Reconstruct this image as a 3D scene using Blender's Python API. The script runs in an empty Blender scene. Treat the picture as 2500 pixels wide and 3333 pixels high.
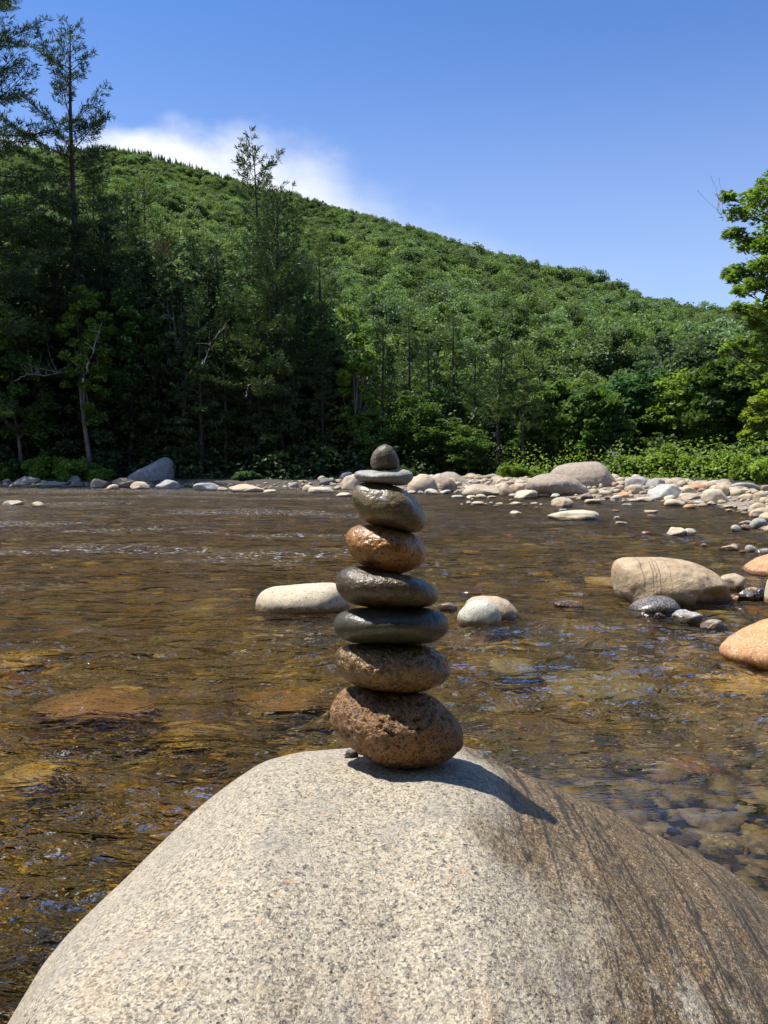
import bpy, math, random
import numpy as np
from mathutils import Vector, Matrix

# ------------------------------------------------------------------ camera, sky, sun, exposure
scene = bpy.context.scene
COL = scene.collection
FPX = 2719.0            # focal length in pixels of the 2500 x 3333 photograph
CAM_H = 1.40            # eye height above the water
PITCH = math.atan(166.5 / FPX)
cam_data = bpy.data.cameras.new("camera")
cam = bpy.data.objects.new("camera", cam_data)
COL.objects.link(cam)
cam_data.sensor_fit = 'VERTICAL'
cam_data.angle = 2 * math.atan(1666.5 / FPX)
cam_data.clip_start = 0.02
cam_data.clip_end = 8000
cam.location = (0, 0, CAM_H)
cam.rotation_euler = (math.pi / 2 - PITCH, 0, 0)
scene.camera = cam

SUN_EL = math.radians(66.5)
SUN_AZ = math.radians(-74)          # measured from +Y towards +X
SUN_VEC = Vector((math.sin(SUN_AZ) * math.cos(SUN_EL), math.cos(SUN_AZ) * math.cos(SUN_EL), math.sin(SUN_EL)))
sun_data = bpy.data.lights.new("sun", 'SUN')
sun_data.energy = 5.0
sun_data.angle = math.radians(0.53)
sun_data.color = (1.0, 0.95, 0.87)
sun = bpy.data.objects.new("sun", sun_data)
sun.rotation_euler = SUN_VEC.to_track_quat('Z', 'Y').to_euler()
sun.location = (0, 0, 60)
COL.objects.link(sun)
sun_data.cycles.is_caustics_light = True

scene.view_settings.view_transform = 'Standard'
scene.view_settings.look = 'None'
scene.view_settings.exposure = 0.50
scene.view_settings.gamma = 1.0
scene.view_settings.use_curve_mapping = False
scene.render.engine = 'CYCLES'
cy = scene.cycles
cy.use_denoising = True
cy.max_bounces = 8
cy.diffuse_bounces = 3
cy.glossy_bounces = 3
cy.transmission_bounces = 5
cy.transparent_max_bounces = 8
cy.caustics_reflective = False
cy.caustics_refractive = True
cy.sample_clamp_indirect = 10.0

class NT:
    """small helper for building node trees"""
    def __init__(self, tree):
        self.t = tree
        tree.nodes.clear()
    def n(self, typ, **kw):
        nd = self.t.nodes.new(typ)
        for k, v in kw.items():
            if k == 'ins':
                for kk, vv in v.items():
                    s = nd.inputs[kk]
                    if isinstance(vv, bpy.types.NodeSocket):
                        self.t.links.new(vv, s)
                    else:
                        if s.type == 'RGBA' and hasattr(vv, '__len__') and len(vv) == 3:
                            vv = (*vv, 1)
                        s.default_value = vv
            else:
                setattr(nd, k, v)
        return nd
    def m(self, op, a, b=None, c=None, clamp=False):
        ins = {0: a}
        if b is not None: ins[1] = b
        if c is not None: ins[2] = c
        return self.n('ShaderNodeMath', operation=op, use_clamp=clamp, ins=ins).outputs[0]
    def ss(self, v, lo, hi, a=0.0, b=1.0):
        return self.n('ShaderNodeMapRange', interpolation_type='SMOOTHSTEP', ins={0: v, 1: lo, 2: hi, 3: a, 4: b}).outputs[0]
    def mix(self, f, a, b, blend='MIX'):
        nd = self.n('ShaderNodeMix', data_type='RGBA', blend_type=blend)
        nd.clamp_factor = True
        for k, v in ((0, f), (6, a), (7, b)):
            s = nd.inputs[k]
            if isinstance(v, bpy.types.NodeSocket): self.t.links.new(v, s)
            else: s.default_value = (*v, 1) if hasattr(v, '__len__') and len(v) == 3 else v
        return nd.outputs[2]
    def noise(self, vec, scale, detail=3, rough=0.5, out=0, dist=0.0):
        return self.n('ShaderNodeTexNoise', ins={'Vector': vec, 'Scale': scale, 'Detail': detail, 'Roughness': rough, 'Distortion': dist}).outputs[out]
    def ramp(self, v, stops, interp='LINEAR'):
        nd = self.n('ShaderNodeValToRGB', ins={0: v})
        cr = nd.color_ramp
        cr.interpolation = interp
        while len(cr.elements) > 1: cr.elements.remove(cr.elements[-1])
        cr.elements[0].position = stops[0][0]; cr.elements[0].color = (*stops[0][1], 1)
        for p, c in stops[1:]:
            e = cr.elements.new(p); e.color = (*c, 1)
        return nd.outputs[0]
    def vmap(self, vec, scale=(1, 1, 1), rot=(0, 0, 0), loc=(0, 0, 0)):
        return self.n('ShaderNodeMapping', ins={'Vector': vec, 'Location': loc, 'Rotation': rot, 'Scale': scale}).outputs[0]
    def bump(self, h, strength, dist, normal=None):
        ins = {'Height': h, 'Strength': strength, 'Distance': dist}
        if normal is not None: ins['Normal'] = normal
        return self.n('ShaderNodeBump', ins=ins).outputs[0]

world = bpy.data.worlds.new("World")
scene.world = world
world.use_nodes = True
w = NT(world.node_tree)
sky = w.n('ShaderNodeTexSky', sky_type='NISHITA', sun_disc=False, sun_elevation=SUN_EL, sun_rotation=SUN_AZ,
          altitude=300, air_density=1.0, dust_density=0.6, ozone_density=2.0)
SKY_STRENGTH = 0.076
wd = w.n('ShaderNodeTexCoord').outputs['Generated']
sp = w.n('ShaderNodeSeparateXYZ', ins={0: wd})
el = w.m('ARCSINE', sp.outputs[2])
az = w.m('ARCTAN2', sp.outputs[0], sp.outputs[1])
# a low bank of white cloud behind the mountain, thinning towards the right
nz = w.noise(w.vmap(wd, (1, 1, 1.9)), 5.0, 6, 0.52)
nz2 = w.noise(w.vmap(wd, (1, 1, 1.5), loc=(3.1, 0, 0)), 11.0, 5, 0.55)
top = w.m('SUBTRACT', 0.372, w.m('MULTIPLY', w.m('MAXIMUM', w.m('ADD', az, 0.14), 0.0), 0.38))
top = w.m('SUBTRACT', top, w.m('MULTIPLY', w.m('MAXIMUM', w.m('SUBTRACT', -0.30, az), 0.0), 0.06))
d = w.m('SUBTRACT', top, el)
d = w.m('ADD', d, w.m('MULTIPLY', w.m('SUBTRACT', nz, 0.5), 0.15))
d = w.m('ADD', d, w.m('MULTIPLY', w.m('SUBTRACT', nz2, 0.5), 0.05))
wid = w.ss(az, -0.3, 0.25, 0.04, 0.16)
mask = w.n('ShaderNodeMapRange', interpolation_type='SMOOTHSTEP', ins={0: d, 1: 0.0, 2: wid, 3: 0.0, 4: 1.0}).outputs[0]
mask = w.m('MULTIPLY', mask, w.ss(az, -0.02, 0.45, 0.97, 0.05))
veil = w.ss(el, 0.0, 0.52, 0.44, 0.0)
tinted = w.mix(1.0, sky.outputs[0], (0.76, 1.12, 1.66), 'MULTIPLY')
skyc = w.mix(veil, tinted, (8.6, 9.6, 11.4))
cl = w.mix(mask, skyc, (9.6, 9.9, 10.5))
w.t.links.new(w.n('ShaderNodeBackground', ins={0: cl, 1: SKY_STRENGTH}).outputs[0], w.n('ShaderNodeOutputWorld').inputs[0])

# ------------------------------------------------------------------ numeric helpers
rng = np.random.default_rng(7)
random.seed(7)
_perm = np.random.default_rng(3).permutation(256).astype(np.int64)
_perm = np.concatenate([_perm, _perm, _perm])
_g3 = np.random.default_rng(4).normal(size=(256, 3)); _g3 /= np.linalg.norm(_g3, axis=1)[:, None]

def pn(x, y, z=0.0):
    """3-D gradient noise, about -0.7 .. 0.7"""
    x, y, z = np.broadcast_arrays(np.asarray(x, float), np.asarray(y, float), np.asarray(z, float))
    xi = np.floor(x).astype(np.int64); yi = np.floor(y).astype(np.int64); zi = np.floor(z).astype(np.int64)
    xf, yf, zf = x - xi, y - yi, z - zi
    u, v, t = (a * a * a * (a * (a * 6 - 15) + 10) for a in (xf, yf, zf))
    r = 0
    for i in (0, 1):
        for j in (0, 1):
            for k in (0, 1):
                h = _perm[_perm[_perm[(xi + i) & 255] + ((yi + j) & 255)] + ((zi + k) & 255)]
                g = _g3[h]
                dd = g[..., 0] * (xf - i) + g[..., 1] * (yf - j) + g[..., 2] * (zf - k)
                r = r + dd * (u if i else 1 - u) * (v if j else 1 - v) * (t if k else 1 - t)
    return r

def fbm(x, y, z=0.0, oct=4, gain=0.5):
    s, a, f = 0, 1.0, 1.0
    for i in range(oct):
        s = s + a * pn(np.asarray(x) * f + 17.3 * i, np.asarray(y) * f - 9.1 * i, np.asarray(z) * f + 4.7 * i)
        a *= gain; f *= 2.03
    return s

def sstep(v, lo, hi):
    t = np.clip((np.asarray(v, float) - lo) / (hi - lo), 0, 1)
    return t * t * (3 - 2 * t)

CP, SP = math.cos(PITCH), math.sin(PITCH)
def ray(px, py):
    """direction (with y = 1) through a pixel of the photograph"""
    a = (px - 1250.0) / FPX; b = (1666.5 - py) / FPX
    dy = CP + b * SP; dz = -SP + b * CP
    return np.array([a / dy, 1.0, dz / dy])
def at(px, py, D):
    return np.array([0, 0, CAM_H]) + ray(px, py) * D

# ------------------------------------------------------------------ mesh helpers
def mesh_np(name, parts, mat=None, smooth=True):
    """parts: list of (V, F) with F of 3 or 4 columns -> one mesh"""
    Vs, starts, totals, loops, mi = [], [], [], [], []
    off = ls = 0
    for p in parts:
        V, F = np.asarray(p[0], np.float32), np.asarray(p[1], np.int32)
        k = F.shape[1]
        Vs.append(V); loops.append((F + off).ravel())
        starts.append(np.arange(len(F), dtype=np.int32) * k + ls); totals.append(np.full(len(F), k, np.int32))
        ls += F.size; off += len(V)
        mi.append(np.full(len(F), p[2] if len(p) > 2 else 0, np.int32))
    V = np.concatenate(Vs); L = np.concatenate(loops); S = np.concatenate(starts); T = np.concatenate(totals)
    me = bpy.data.meshes.new(name)
    me.vertices.add(len(V)); me.vertices.foreach_set("co", V.ravel())
    me.loops.add(len(L)); me.loops.foreach_set("vertex_index", L)
    me.polygons.add(len(S)); me.polygons.foreach_set("loop_start", S); me.polygons.foreach_set("loop_total", T)
    me.polygons.foreach_set("material_index", np.concatenate(mi))
    me.update(calc_edges=True)
    me.polygons.foreach_set("use_smooth", np.full(len(S), bool(smooth)))
    for m_ in (mat if isinstance(mat, (list, tuple)) else [mat]):
        if m_: me.materials.append(m_)
    me.validate()
    return me

def link(name, data, parent=None, loc=None, **props):
    o = bpy.data.objects.new(name, data)
    COL.objects.link(o)
    if parent is not None: o.parent = parent
    if loc is not None: o.location = loc
    for k, v in props.items():
        if v: o[k] = v
    return o

def copy_tree(o, loc, rz=0.0, sc=(1, 1, 1), label=None, group=None):
    c = o.copy(); COL.objects.link(c)
    c.location = loc; c.rotation_euler = (0, 0, rz); c.scale = sc
    if label: c['label'] = label
    if group: c['group'] = group
    for ch in o.children:
        d_ = ch.copy(); COL.objects.link(d_); d_.parent = c
    return c

def grid_faces(nx, ny):
    i = np.arange(ny - 1)[:, None] * nx + np.arange(nx - 1)[None]
    i = i.ravel()
    return np.stack([i, i + 1, i + nx + 1, i + nx], 1)

_ico = {}
def ico(level):
    if level not in _ico:
        import bmesh
        bm = bmesh.new(); bmesh.ops.create_icosphere(bm, subdivisions=level + 1, radius=1.0)
        V = np.array([v.co[:] for v in bm.verts]); F = np.array([[v.index for v in f.verts] for f in bm.faces])
        bm.free(); _ico[level] = (V, F)
    return _ico[level]

def tube(path, rad, sides=5):
    P = np.asarray(path, float); n = len(P)
    T = np.gradient(P, axis=0); T /= np.linalg.norm(T, axis=1)[:, None] + 1e-9
    ref = np.where(np.abs(T[:, 2:3]) > 0.9, np.array([[1.0, 0, 0]]), np.array([[0, 0, 1.0]]))
    A = np.cross(T, ref); A /= np.linalg.norm(A, axis=1)[:, None] + 1e-9
    B = np.cross(T, A)
    ang = np.arange(sides) * 2 * math.pi / sides
    r = np.asarray(rad, float)[:, None, None]
    V = P[:, None] + r * (A[:, None] * np.cos(ang)[None, :, None] + B[:, None] * np.sin(ang)[None, :, None])
    F = []
    for i in range(n - 1):
        for j in range(sides):
            k = (j + 1) % sides
            F.append((i * sides + j, i * sides + k, (i + 1) * sides + k, (i + 1) * sides + j))
    return V.reshape(-1, 3), np.array(F)

# ------------------------------------------------------------------ materials
def new_mat(name):
    m_ = bpy.data.materials.new(name); m_.use_nodes = True
    return m_, NT(m_.node_tree)

def rock_material(name, c1, c2, speck=(0.05, 0.045, 0.04), scale=6.0, grain=120.0, speck_amt=0.25, rough=0.75, bump=0.35, bdist=0.01,
                  wet=True, coat=0.0, wet_z=0.075, c3=None):
    m_, t = new_mat(name)
    pos = t.n('ShaderNodeNewGeometry').outputs['Position']
    n1 = t.noise(pos, scale, 5, 0.6)
    col = t.mix(t.ss(n1, 0.36, 0.64), c1, c2)
    if c3 is not None:
        n3 = t.noise(t.vmap(pos, loc=(5, 3, 1)), scale * 0.6, 4, 0.6)
        col = t.mix(t.ss(n3, 0.52, 0.64), col, c3)
    g = t.n('ShaderNodeTexVoronoi', ins={'Vector': pos, 'Scale': grain}).outputs['Color']
    gs = t.n('ShaderNodeSeparateColor', ins={0: g}).outputs[0]
    col = t.mix(t.ss(gs, 1.0 - speck_amt, 1.0 - speck_amt + 0.08), col, speck)
    col = t.mix(t.m('MULTIPLY', t.ss(gs, 0.28, 0.0), 0.45), col, (0.75, 0.7, 0.62))
    sepz = t.n('ShaderNodeSeparateXYZ', ins={0: pos}).outputs[2]
    r = rough
    if wet:
        wn = t.noise(t.vmap(pos, (1, 1, 0.4)), 14.0, 3, 0.6)
        wf = t.ss(t.m('ADD', sepz, t.m('MULTIPLY', t.m('SUBTRACT', wn, 0.5), wet_z * 1.6)), wet_z, wet_z * 0.35)
        col = t.mix(wf, col, t.mix(1.0, col, (0.42, 0.34, 0.25), 'MULTIPLY'))
        r = t.m('SUBTRACT', rough, t.m('MULTIPLY', wf, rough - 0.18))
    b = t.noise(pos, grain * 0.35, 4, 0.6)
    b2 = t.noise(pos, scale * 2.2, 5, 0.6)
    nrm = t.bump(b, bump, bdist * 0.35, t.bump(b2, bump, bdist * 2.0))
    bs = t.n('ShaderNodeBsdfPrincipled', ins={'Base Color': col, 'Roughness': r, 'Normal': nrm, 'Coat Weight': coat, 'Coat Roughness': 0.12})
    t.t.links.new(bs.outputs[0], t.n('ShaderNodeOutputMaterial').inputs[0])
    return m_

def leaf_material(name, c1, c2, trans=0.35, obj_var=0.0, scale=0.6, c3=None, rough=0.55, spec=0.2):
    m_, t = new_mat(name)
    pos = t.n('ShaderNodeNewGeometry').outputs['Position']
    f = t.ss(t.noise(pos, scale, 4, 0.65), 0.35, 0.65)
    col = t.mix(f, c1, c2)
    oi = t.n('ShaderNodeObjectInfo').outputs['Random']
    if c3 is not None:
        col = t.mix(t.ss(oi, 0.55, 0.9, 0, 0.8), col, c3)
    if obj_var:
        oi2 = t.m('FRACT', t.m('MULTIPLY', oi, 7.31))
        k = t.m('ADD', 1.0 - obj_var, t.m('MULTIPLY', oi2, 2 * obj_var))
        comb = t.n('ShaderNodeCombineColor', ins={0: k, 1: k, 2: k}).outputs[0]
        col = t.mix(1.0, col, comb, 'MULTIPLY')
    # each leaf clump slightly different
    ri = t.n('ShaderNodeNewGeometry').outputs['Random Per Island']
    k2 = t.m('ADD', 0.6, t.m('MULTIPLY', ri, 0.8))
    comb2 = t.n('ShaderNodeCombineColor', ins={0: k2, 1: k2, 2: k2}).outputs[0]
    col = t.mix(1.0, col, comb2, 'MULTIPLY')
    a = t.n('ShaderNodeBsdfPrincipled', ins={'Base Color': col, 'Roughness': rough, 'Specular IOR Level': spec}).outputs[0]
    tc = t.mix(1.0, col, (1.25, 1.3, 0.5), 'MULTIPLY')
    b = t.n('ShaderNodeBsdfTranslucent', ins={'Color': tc}).outputs[0]
    mx = t.n('ShaderNodeMixShader', ins={0: trans, 1: a, 2: b}).outputs[0]
    t.t.links.new(mx, t.n('ShaderNodeOutputMaterial').inputs[0])
    return m_

def bark_material(name, c1, c2, scale=6.0):
    m_, t = new_mat(name)
    pos = t.n('ShaderNodeNewGeometry').outputs['Position']
    n1 = t.noise(t.vmap(pos, (1, 1, 0.25)), scale, 5, 0.65)
    col = t.mix(t.ss(n1, 0.35, 0.65), c1, c2)
    bs = t.n('ShaderNodeBsdfPrincipled', ins={'Base Color': col, 'Roughness': 0.9, 'Normal': t.bump(n1, 0.8, 0.04)})
    t.t.links.new(bs.outputs[0], t.n('ShaderNodeOutputMaterial').inputs[0])
    return m_

M = {}
M['tan'] = rock_material('tan_rock', (0.38, 0.29, 0.175), (0.49, 0.39, 0.25), speck_amt=0.08, bump=0.3)
M['cream'] = rock_material('cream_rock', (0.48, 0.39, 0.25), (0.57, 0.48, 0.33), speck_amt=0.08, bump=0.25)
M['peach'] = rock_material('peach_rock', (0.45, 0.33, 0.205), (0.54, 0.43, 0.285), speck_amt=0.08)
M['pink'] = rock_material('pinkish_rock', (0.27, 0.215, 0.155), (0.35, 0.28, 0.20), speck_amt=0.10, c3=(0.37, 0.25, 0.17))
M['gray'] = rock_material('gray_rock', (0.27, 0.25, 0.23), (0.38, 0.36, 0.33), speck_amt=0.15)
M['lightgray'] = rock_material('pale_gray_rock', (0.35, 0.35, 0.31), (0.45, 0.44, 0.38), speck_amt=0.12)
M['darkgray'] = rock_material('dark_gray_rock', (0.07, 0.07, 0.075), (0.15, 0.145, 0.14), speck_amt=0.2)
M['brown'] = rock_material('brown_rock', (0.20, 0.13, 0.085), (0.33, 0.23, 0.15), speck_amt=0.2)
M['orange'] = rock_material('orange_rock', (0.42, 0.20, 0.065), (0.50, 0.28, 0.11), speck_amt=0.05, c3=(0.40, 0.17, 0.07), bump=0.45)
M['white'] = rock_material('white_rock', (0.40, 0.40, 0.31), (0.54, 0.53, 0.42), speck_amt=0.08)
M['wetgray'] = rock_material('wet_gray_rock', (0.10, 0.095, 0.085), (0.19, 0.17, 0.15), speck_amt=0.2, rough=0.22, bump=0.4)
M['black'] = rock_material('wet_black_rock', (0.015, 0.016, 0.02), (0.04, 0.042, 0.045), speck_amt=0.1, rough=0.15, bump=0.4)

# ------------------------------------------------------------------ terrain functions
WPOLY = np.array([(2.9, -4), (3.1, 0), (3.3, 3.5), (4.0, 6), (5.3, 9), (6.9, 13), (8.6, 17.5), (9.9, 21), (10.3, 24), (9.8, 27.5), (7.6, 30.0),
                  (4.5, 35), (0.5, 40), (-4, 42.0), (-10, 44), (-20, 46), (-40, 48), (-90, 56), (-160, 80), (-160, -4)], float)
def water_sd(x, y):
    """signed distance to the shoreline, positive on land"""
    x = np.asarray(x, float); y = np.asarray(y, float)
    best = np.full(np.broadcast(x, y).shape, 1e9); inside = np.zeros(best.shape, bool)
    n = len(WPOLY)
    for i in range(n):
        ax, ay = WPOLY[i]; bx, by = WPOLY[(i + 1) % n]
        ex, ey = bx - ax, by - ay
        t = np.clip(((x - ax) * ex + (y - ay) * ey) / (ex * ex + ey * ey), 0, 1)
        best = np.minimum(best, np.hypot(x - ax - t * ex, y - ay - t * ey))
        if ay != by:
            c = ((ay > y) != (by > y)) & (x < ex * (y - ay) / (ey + 1e-12) + ax)
            inside ^= c
    return np.where(inside, -best, best)

RPX = np.array([-1500, -600, 0, 130, 350, 500, 700, 900, 1100, 1300, 1450, 1600, 1800, 2000, 2200, 2350, 2500, 2900, 3800], float)
RPY = np.array([760, 620, 500, 484, 474, 496, 560, 622, 690, 742, 792, 840, 905, 962, 1020, 1052, 1092, 1180, 1330], float)
RD = np.interp(RPX, [-1500, 0, 400, 1250, 2000, 2500, 3800], [1400, 1250, 1180, 850, 620, 500, 400])
R_AZ = np.array([ray(p, 1500)[0] for p in RPX])
R_Z = np.array([CAM_H + ray(p, q)[2] * D for p, q, D in zip(RPX, RPY, RD)]) - 8.5
HILL_START = 72.0
def hill(x, y):
    y_ = np.maximum(y, 1.0)
    a = x / y_
    zr = np.interp(a, R_AZ, R_Z); dr = np.interp(a, R_AZ, RD)
    t = (y - HILL_START) / (dr - HILL_START)
    g = np.where(t < 1, np.clip(t, 0, 1) ** 1.12, 1 - 0.5 * (t - 1))
    z = zr * g
    und = fbm(x / 130.0, y / 130.0, 2.2, 3) * 16 * sstep(t, 0.08, 0.4) * (1 - sstep(t, 0.8, 1.0))
    return np.where((y > HILL_START), z + und, 0.0) * sstep(np.abs(x) / np.maximum(y, 1), 2.2, 1.4)
def H(x, y):
    s = water_sd(x, y)
    z = np.where(s > 0, 0.02 + 0.24 * sstep(s, 0, 3.0) + 0.03 * np.minimum(s, 9) + 0.06 * np.clip(s - 9, 0, 40), -(0.06 + 0.36 * sstep(-s, 0, 4.5)))
    z = z + 0.10 * fbm(np.asarray(x) * 0.5, np.asarray(y) * 0.5, 0, 3) * sstep(s, 0.5, 3)
    return z + hill(np.asarray(x, float), np.asarray(y, float))
def BED(x, y):
    x = np.asarray(x, float); y = np.asarray(y, float)
    s = water_sd(x, y)
    deep = 0.44 - 0.26 * sstep(x, 0.2, 1.5) * sstep(6 - y, 0, 3)
    z = np.where(s > 0, 0.02 + 0.25 * sstep(s, 0, 3.5), -(0.05 + deep * sstep(-s, 0, 3.0)))
    return z + 0.05 * fbm(x * 0.9, y * 0.9, 5, 3)

# ground sheet (banks and mountain)
u = np.linspace(-1, 1, 300)
gx = 18 * np.sinh(u * np.arcsinh(2600 / 18)); gy = 30 + 18 * np.sinh(u * np.arcsinh(2600 / 18))
GX, GY = np.meshgrid(gx, gy)
GS = water_sd(GX, GY)
GZ = np.where(GS > 0, H(GX, GY), -0.9 + 0 * GX)
GZ = np.where((GS <= 0) & (GS > -1.0), -0.9 * sstep(-GS, 0, 1.0), GZ)
m_, t = new_mat('forest_floor')
pos = t.n('ShaderNodeNewGeometry').outputs['Position']
z_ = t.n('ShaderNodeSeparateXYZ', ins={0: pos}).outputs[2]
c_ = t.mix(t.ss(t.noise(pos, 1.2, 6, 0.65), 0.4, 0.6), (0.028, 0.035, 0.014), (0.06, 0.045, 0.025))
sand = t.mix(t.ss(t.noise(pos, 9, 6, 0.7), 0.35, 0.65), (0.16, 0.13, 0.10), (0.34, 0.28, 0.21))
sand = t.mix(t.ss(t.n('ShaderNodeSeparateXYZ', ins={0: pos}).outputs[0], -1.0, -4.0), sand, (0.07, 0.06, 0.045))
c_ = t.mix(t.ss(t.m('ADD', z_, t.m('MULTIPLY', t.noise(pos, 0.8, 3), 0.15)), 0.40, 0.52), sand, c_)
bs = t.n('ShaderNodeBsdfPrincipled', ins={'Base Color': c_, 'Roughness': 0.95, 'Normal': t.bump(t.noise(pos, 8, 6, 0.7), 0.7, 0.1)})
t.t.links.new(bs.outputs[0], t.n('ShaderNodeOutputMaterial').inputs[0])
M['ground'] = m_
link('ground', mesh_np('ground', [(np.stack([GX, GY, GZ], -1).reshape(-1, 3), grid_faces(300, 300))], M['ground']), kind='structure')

# riverbed
bx = 2.2 * np.sinh(np.linspace(-np.arcsinh(90 / 2.2), np.arcsinh(15 / 2.2), 300))
by = np.concatenate([np.linspace(-6, 1.0, 30)[:-1], 1.0 * np.exp(np.linspace(0, math.log(60), 260))])
BX, BY = np.meshgrid(bx, by)
BZ = BED(BX, BY) + 0.02 * fbm(BX * 6, BY * 6, 1, 2)
m_, t = new_mat('riverbed_gravel')
pos = t.n('ShaderNodeNewGeometry').outputs['Position']
v1 = t.n('ShaderNodeTexVoronoi', ins={'Vector': pos, 'Scale': 16.0, 'Randomness': 1.0})
v2 = t.n('ShaderNodeTexVoronoi', ins={'Vector': pos, 'Scale': 55.0})
vs = t.n('ShaderNodeSeparateColor', ins={0: v1.outputs['Color']})
pal = t.ramp(vs.outputs[0], [(0, (0.08, 0.07, 0.03)), (0.25, (0.38, 0.28, 0.07)), (0.45, (0.60, 0.45, 0.12)), (0.62, (0.20, 0.20, 0.11)),
                             (0.78, (0.72, 0.54, 0.15)), (0.9, (0.52, 0.25, 0.07)), (1, (0.74, 0.64, 0.32))])
v2s = t.n('ShaderNodeSeparateColor', ins={0: v2.outputs['Color']}).outputs[1]
pal = t.mix(t.m('MULTIPLY', v2s, 0.5), pal, (0.10, 0.075, 0.04))
col = t.mix(t.ss(v1.outputs['Distance'], 0.35, 0.6), pal, (0.02, 0.016, 0.008))
col = t.mix(t.ss(t.noise(pos, 1.6, 4, 0.6), 0.52, 0.44, 0, 0.9), col, (0.03, 0.026, 0.010))
col = t.mix(t.ss(t.noise(pos, 0.7, 4, 0.6), 0.45, 0.7, 0, 0.5), col, (0.16, 0.13, 0.04))
bwx = t.n('ShaderNodeSeparateXYZ', ins={0: pos})
cleanf = t.m('MULTIPLY', t.ss(bwx.outputs[0], 0.1, 1.0), t.ss(bwx.outputs[1], 6.5, 4.0))
bwg = t.n('ShaderNodeRGBToBW', ins={0: col}).outputs[0]
col = t.mix(t.m('MULTIPLY', cleanf, 0.75), col, t.mix(1.0, t.n('ShaderNodeCombineColor', ins={0: bwg, 1: bwg, 2: bwg}).outputs[0], (0.50, 0.46, 0.46), 'MULTIPLY'))
col = t.mix(t.ss(t.noise(t.vmap(pos, loc=(3, 8, 0)), 2.6, 4, 0.6), 0.54, 0.66, 0, 0.75), col, (0.78, 0.58, 0.16))
col = t.mix(1.0, col, (0.34, 0.31, 0.21), 'MULTIPLY')
bs = t.n('ShaderNodeBsdfPrincipled', ins={'Base Color': col, 'Roughness': 0.8,
         'Normal': t.bump(v1.outputs['Distance'], -0.8, 0.05)})
t.t.links.new(bs.outputs[0], t.n('ShaderNodeOutputMaterial').inputs[0])
bed = link('riverbed', mesh_np('riverbed', [(np.stack([BX, BY, BZ], -1).reshape(-1, 3), grid_faces(len(bx), len(by)))], m_), kind='structure')

# ------------------------------------------------------------------ water surface
wx = 1.6 * np.sinh(np.linspace(-np.arcsinh(95 / 1.6), np.arcsinh(13 / 1.6), 600))
wy = np.concatenate([np.linspace(-4.5, 1.2, 24)[:-1], 1.2 * np.exp(np.linspace(0, math.log(75 / 1.2), 520))])
WX, WY = np.meshgrid(wx, wy)
dist = np.hypot(WX, WY)
calm = 1 - 0.86 * sstep(WX - 0.15 * (WY - 1.2), 0.0, 0.75) * sstep(5.2 - WY, 0, 2.5)
riff = 0.5 + 0.6 * sstep(fbm(WX * 0.22, WY * 0.3, 3, 2), -0.25, 0.35)
wxw = WX + 0.35 * fbm(WX * 0.6, WY * 0.6, 7, 2); wyw = WY + 0.25 * fbm(WX * 0.6, WY * 0.6, 9, 2)
WZ = 0.020 * pn(wxw * 0.9, wyw * 1.7, 0)
WZ = WZ + 0.016 * pn(wxw * 2.3 + wyw * 0.8, wyw * 4.4 - wxw * 0.5, 1.3)
r3 = pn(wxw * 5.0 - wyw * 2.0, wyw * 9.5 + wxw * 1.2, 2.7)
WZ = WZ + 0.0105 * (0.6 - np.abs(r3) * 1.6) * sstep(45 - dist, 0, 30)
r4 = pn(wxw * 11 + wyw * 4.0, wyw * 19, 5.1)
WZ = WZ + 0.0042 * (0.5 - np.abs(r4) * 1.5) * sstep(14 - dist, 0, 8)
WZ = WZ * riff * calm * (2.6 + 0.9 * sstep(9 - dist, 0, 6))
m_, t = new_mat('river_water')
pos = t.n('ShaderNodeNewGeometry').outputs['Position']
sx = t.n('ShaderNodeSeparateXYZ', ins={0: pos})
xx, yy = sx.outputs[0], sx.outputs[1]
calmn = t.m('SUBTRACT', 1.0, t.m('MULTIPLY', t.m('MULTIPLY', t.ss(xx, 0.0, 0.8), t.ss(yy, 5.0, 3.0)), 0.90))
b1 = t.noise(t.vmap(pos, (0.5, 1.0, 1)), 4.2, 4, 0.5, dist=0.9)
b2 = t.noise(t.vmap(pos, (0.6, 1.2, 1), rot=(0, 0, 0.5)), 30.0, 2, 0.5)
b3 = t.noise(t.vmap(pos, (0.35, 1.0, 1)), 1.4, 4, 0.65)
patch = t.ss(t.noise(t.vmap(pos, (0.5, 1.3, 1)), 0.5, 3, 0.6), 0.35, 0.65, 0.6, 1.4)
st = t.m('MULTIPLY', t.m('MULTIPLY', calmn, patch), t.ss(xx, 0.6, -0.6, 0.75, 1.0))
nb = t.bump(b1, st, 0.50)
nb = t.n('ShaderNodeBump', ins={'Height': b2, 'Strength': t.m('MULTIPLY', st, 0.8), 'Distance': 0.03, 'Normal': nb}).outputs[0]
nb = t.n('ShaderNodeBump', ins={'Height': b3, 'Strength': t.m('MULTIPLY', st, t.ss(yy, 4, 13)), 'Distance': 1.3, 'Normal': nb}).outputs[0]
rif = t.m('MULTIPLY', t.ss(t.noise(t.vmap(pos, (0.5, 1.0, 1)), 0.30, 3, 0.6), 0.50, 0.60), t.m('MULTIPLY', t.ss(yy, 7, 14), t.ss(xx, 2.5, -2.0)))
b4 = t.noise(t.vmap(pos, (0.7, 1, 1)), 14.0, 3, 0.6)
nb = t.n('ShaderNodeBump', ins={'Height': b4, 'Strength': rif, 'Distance': 0.22, 'Normal': nb}).outputs[0]
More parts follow.
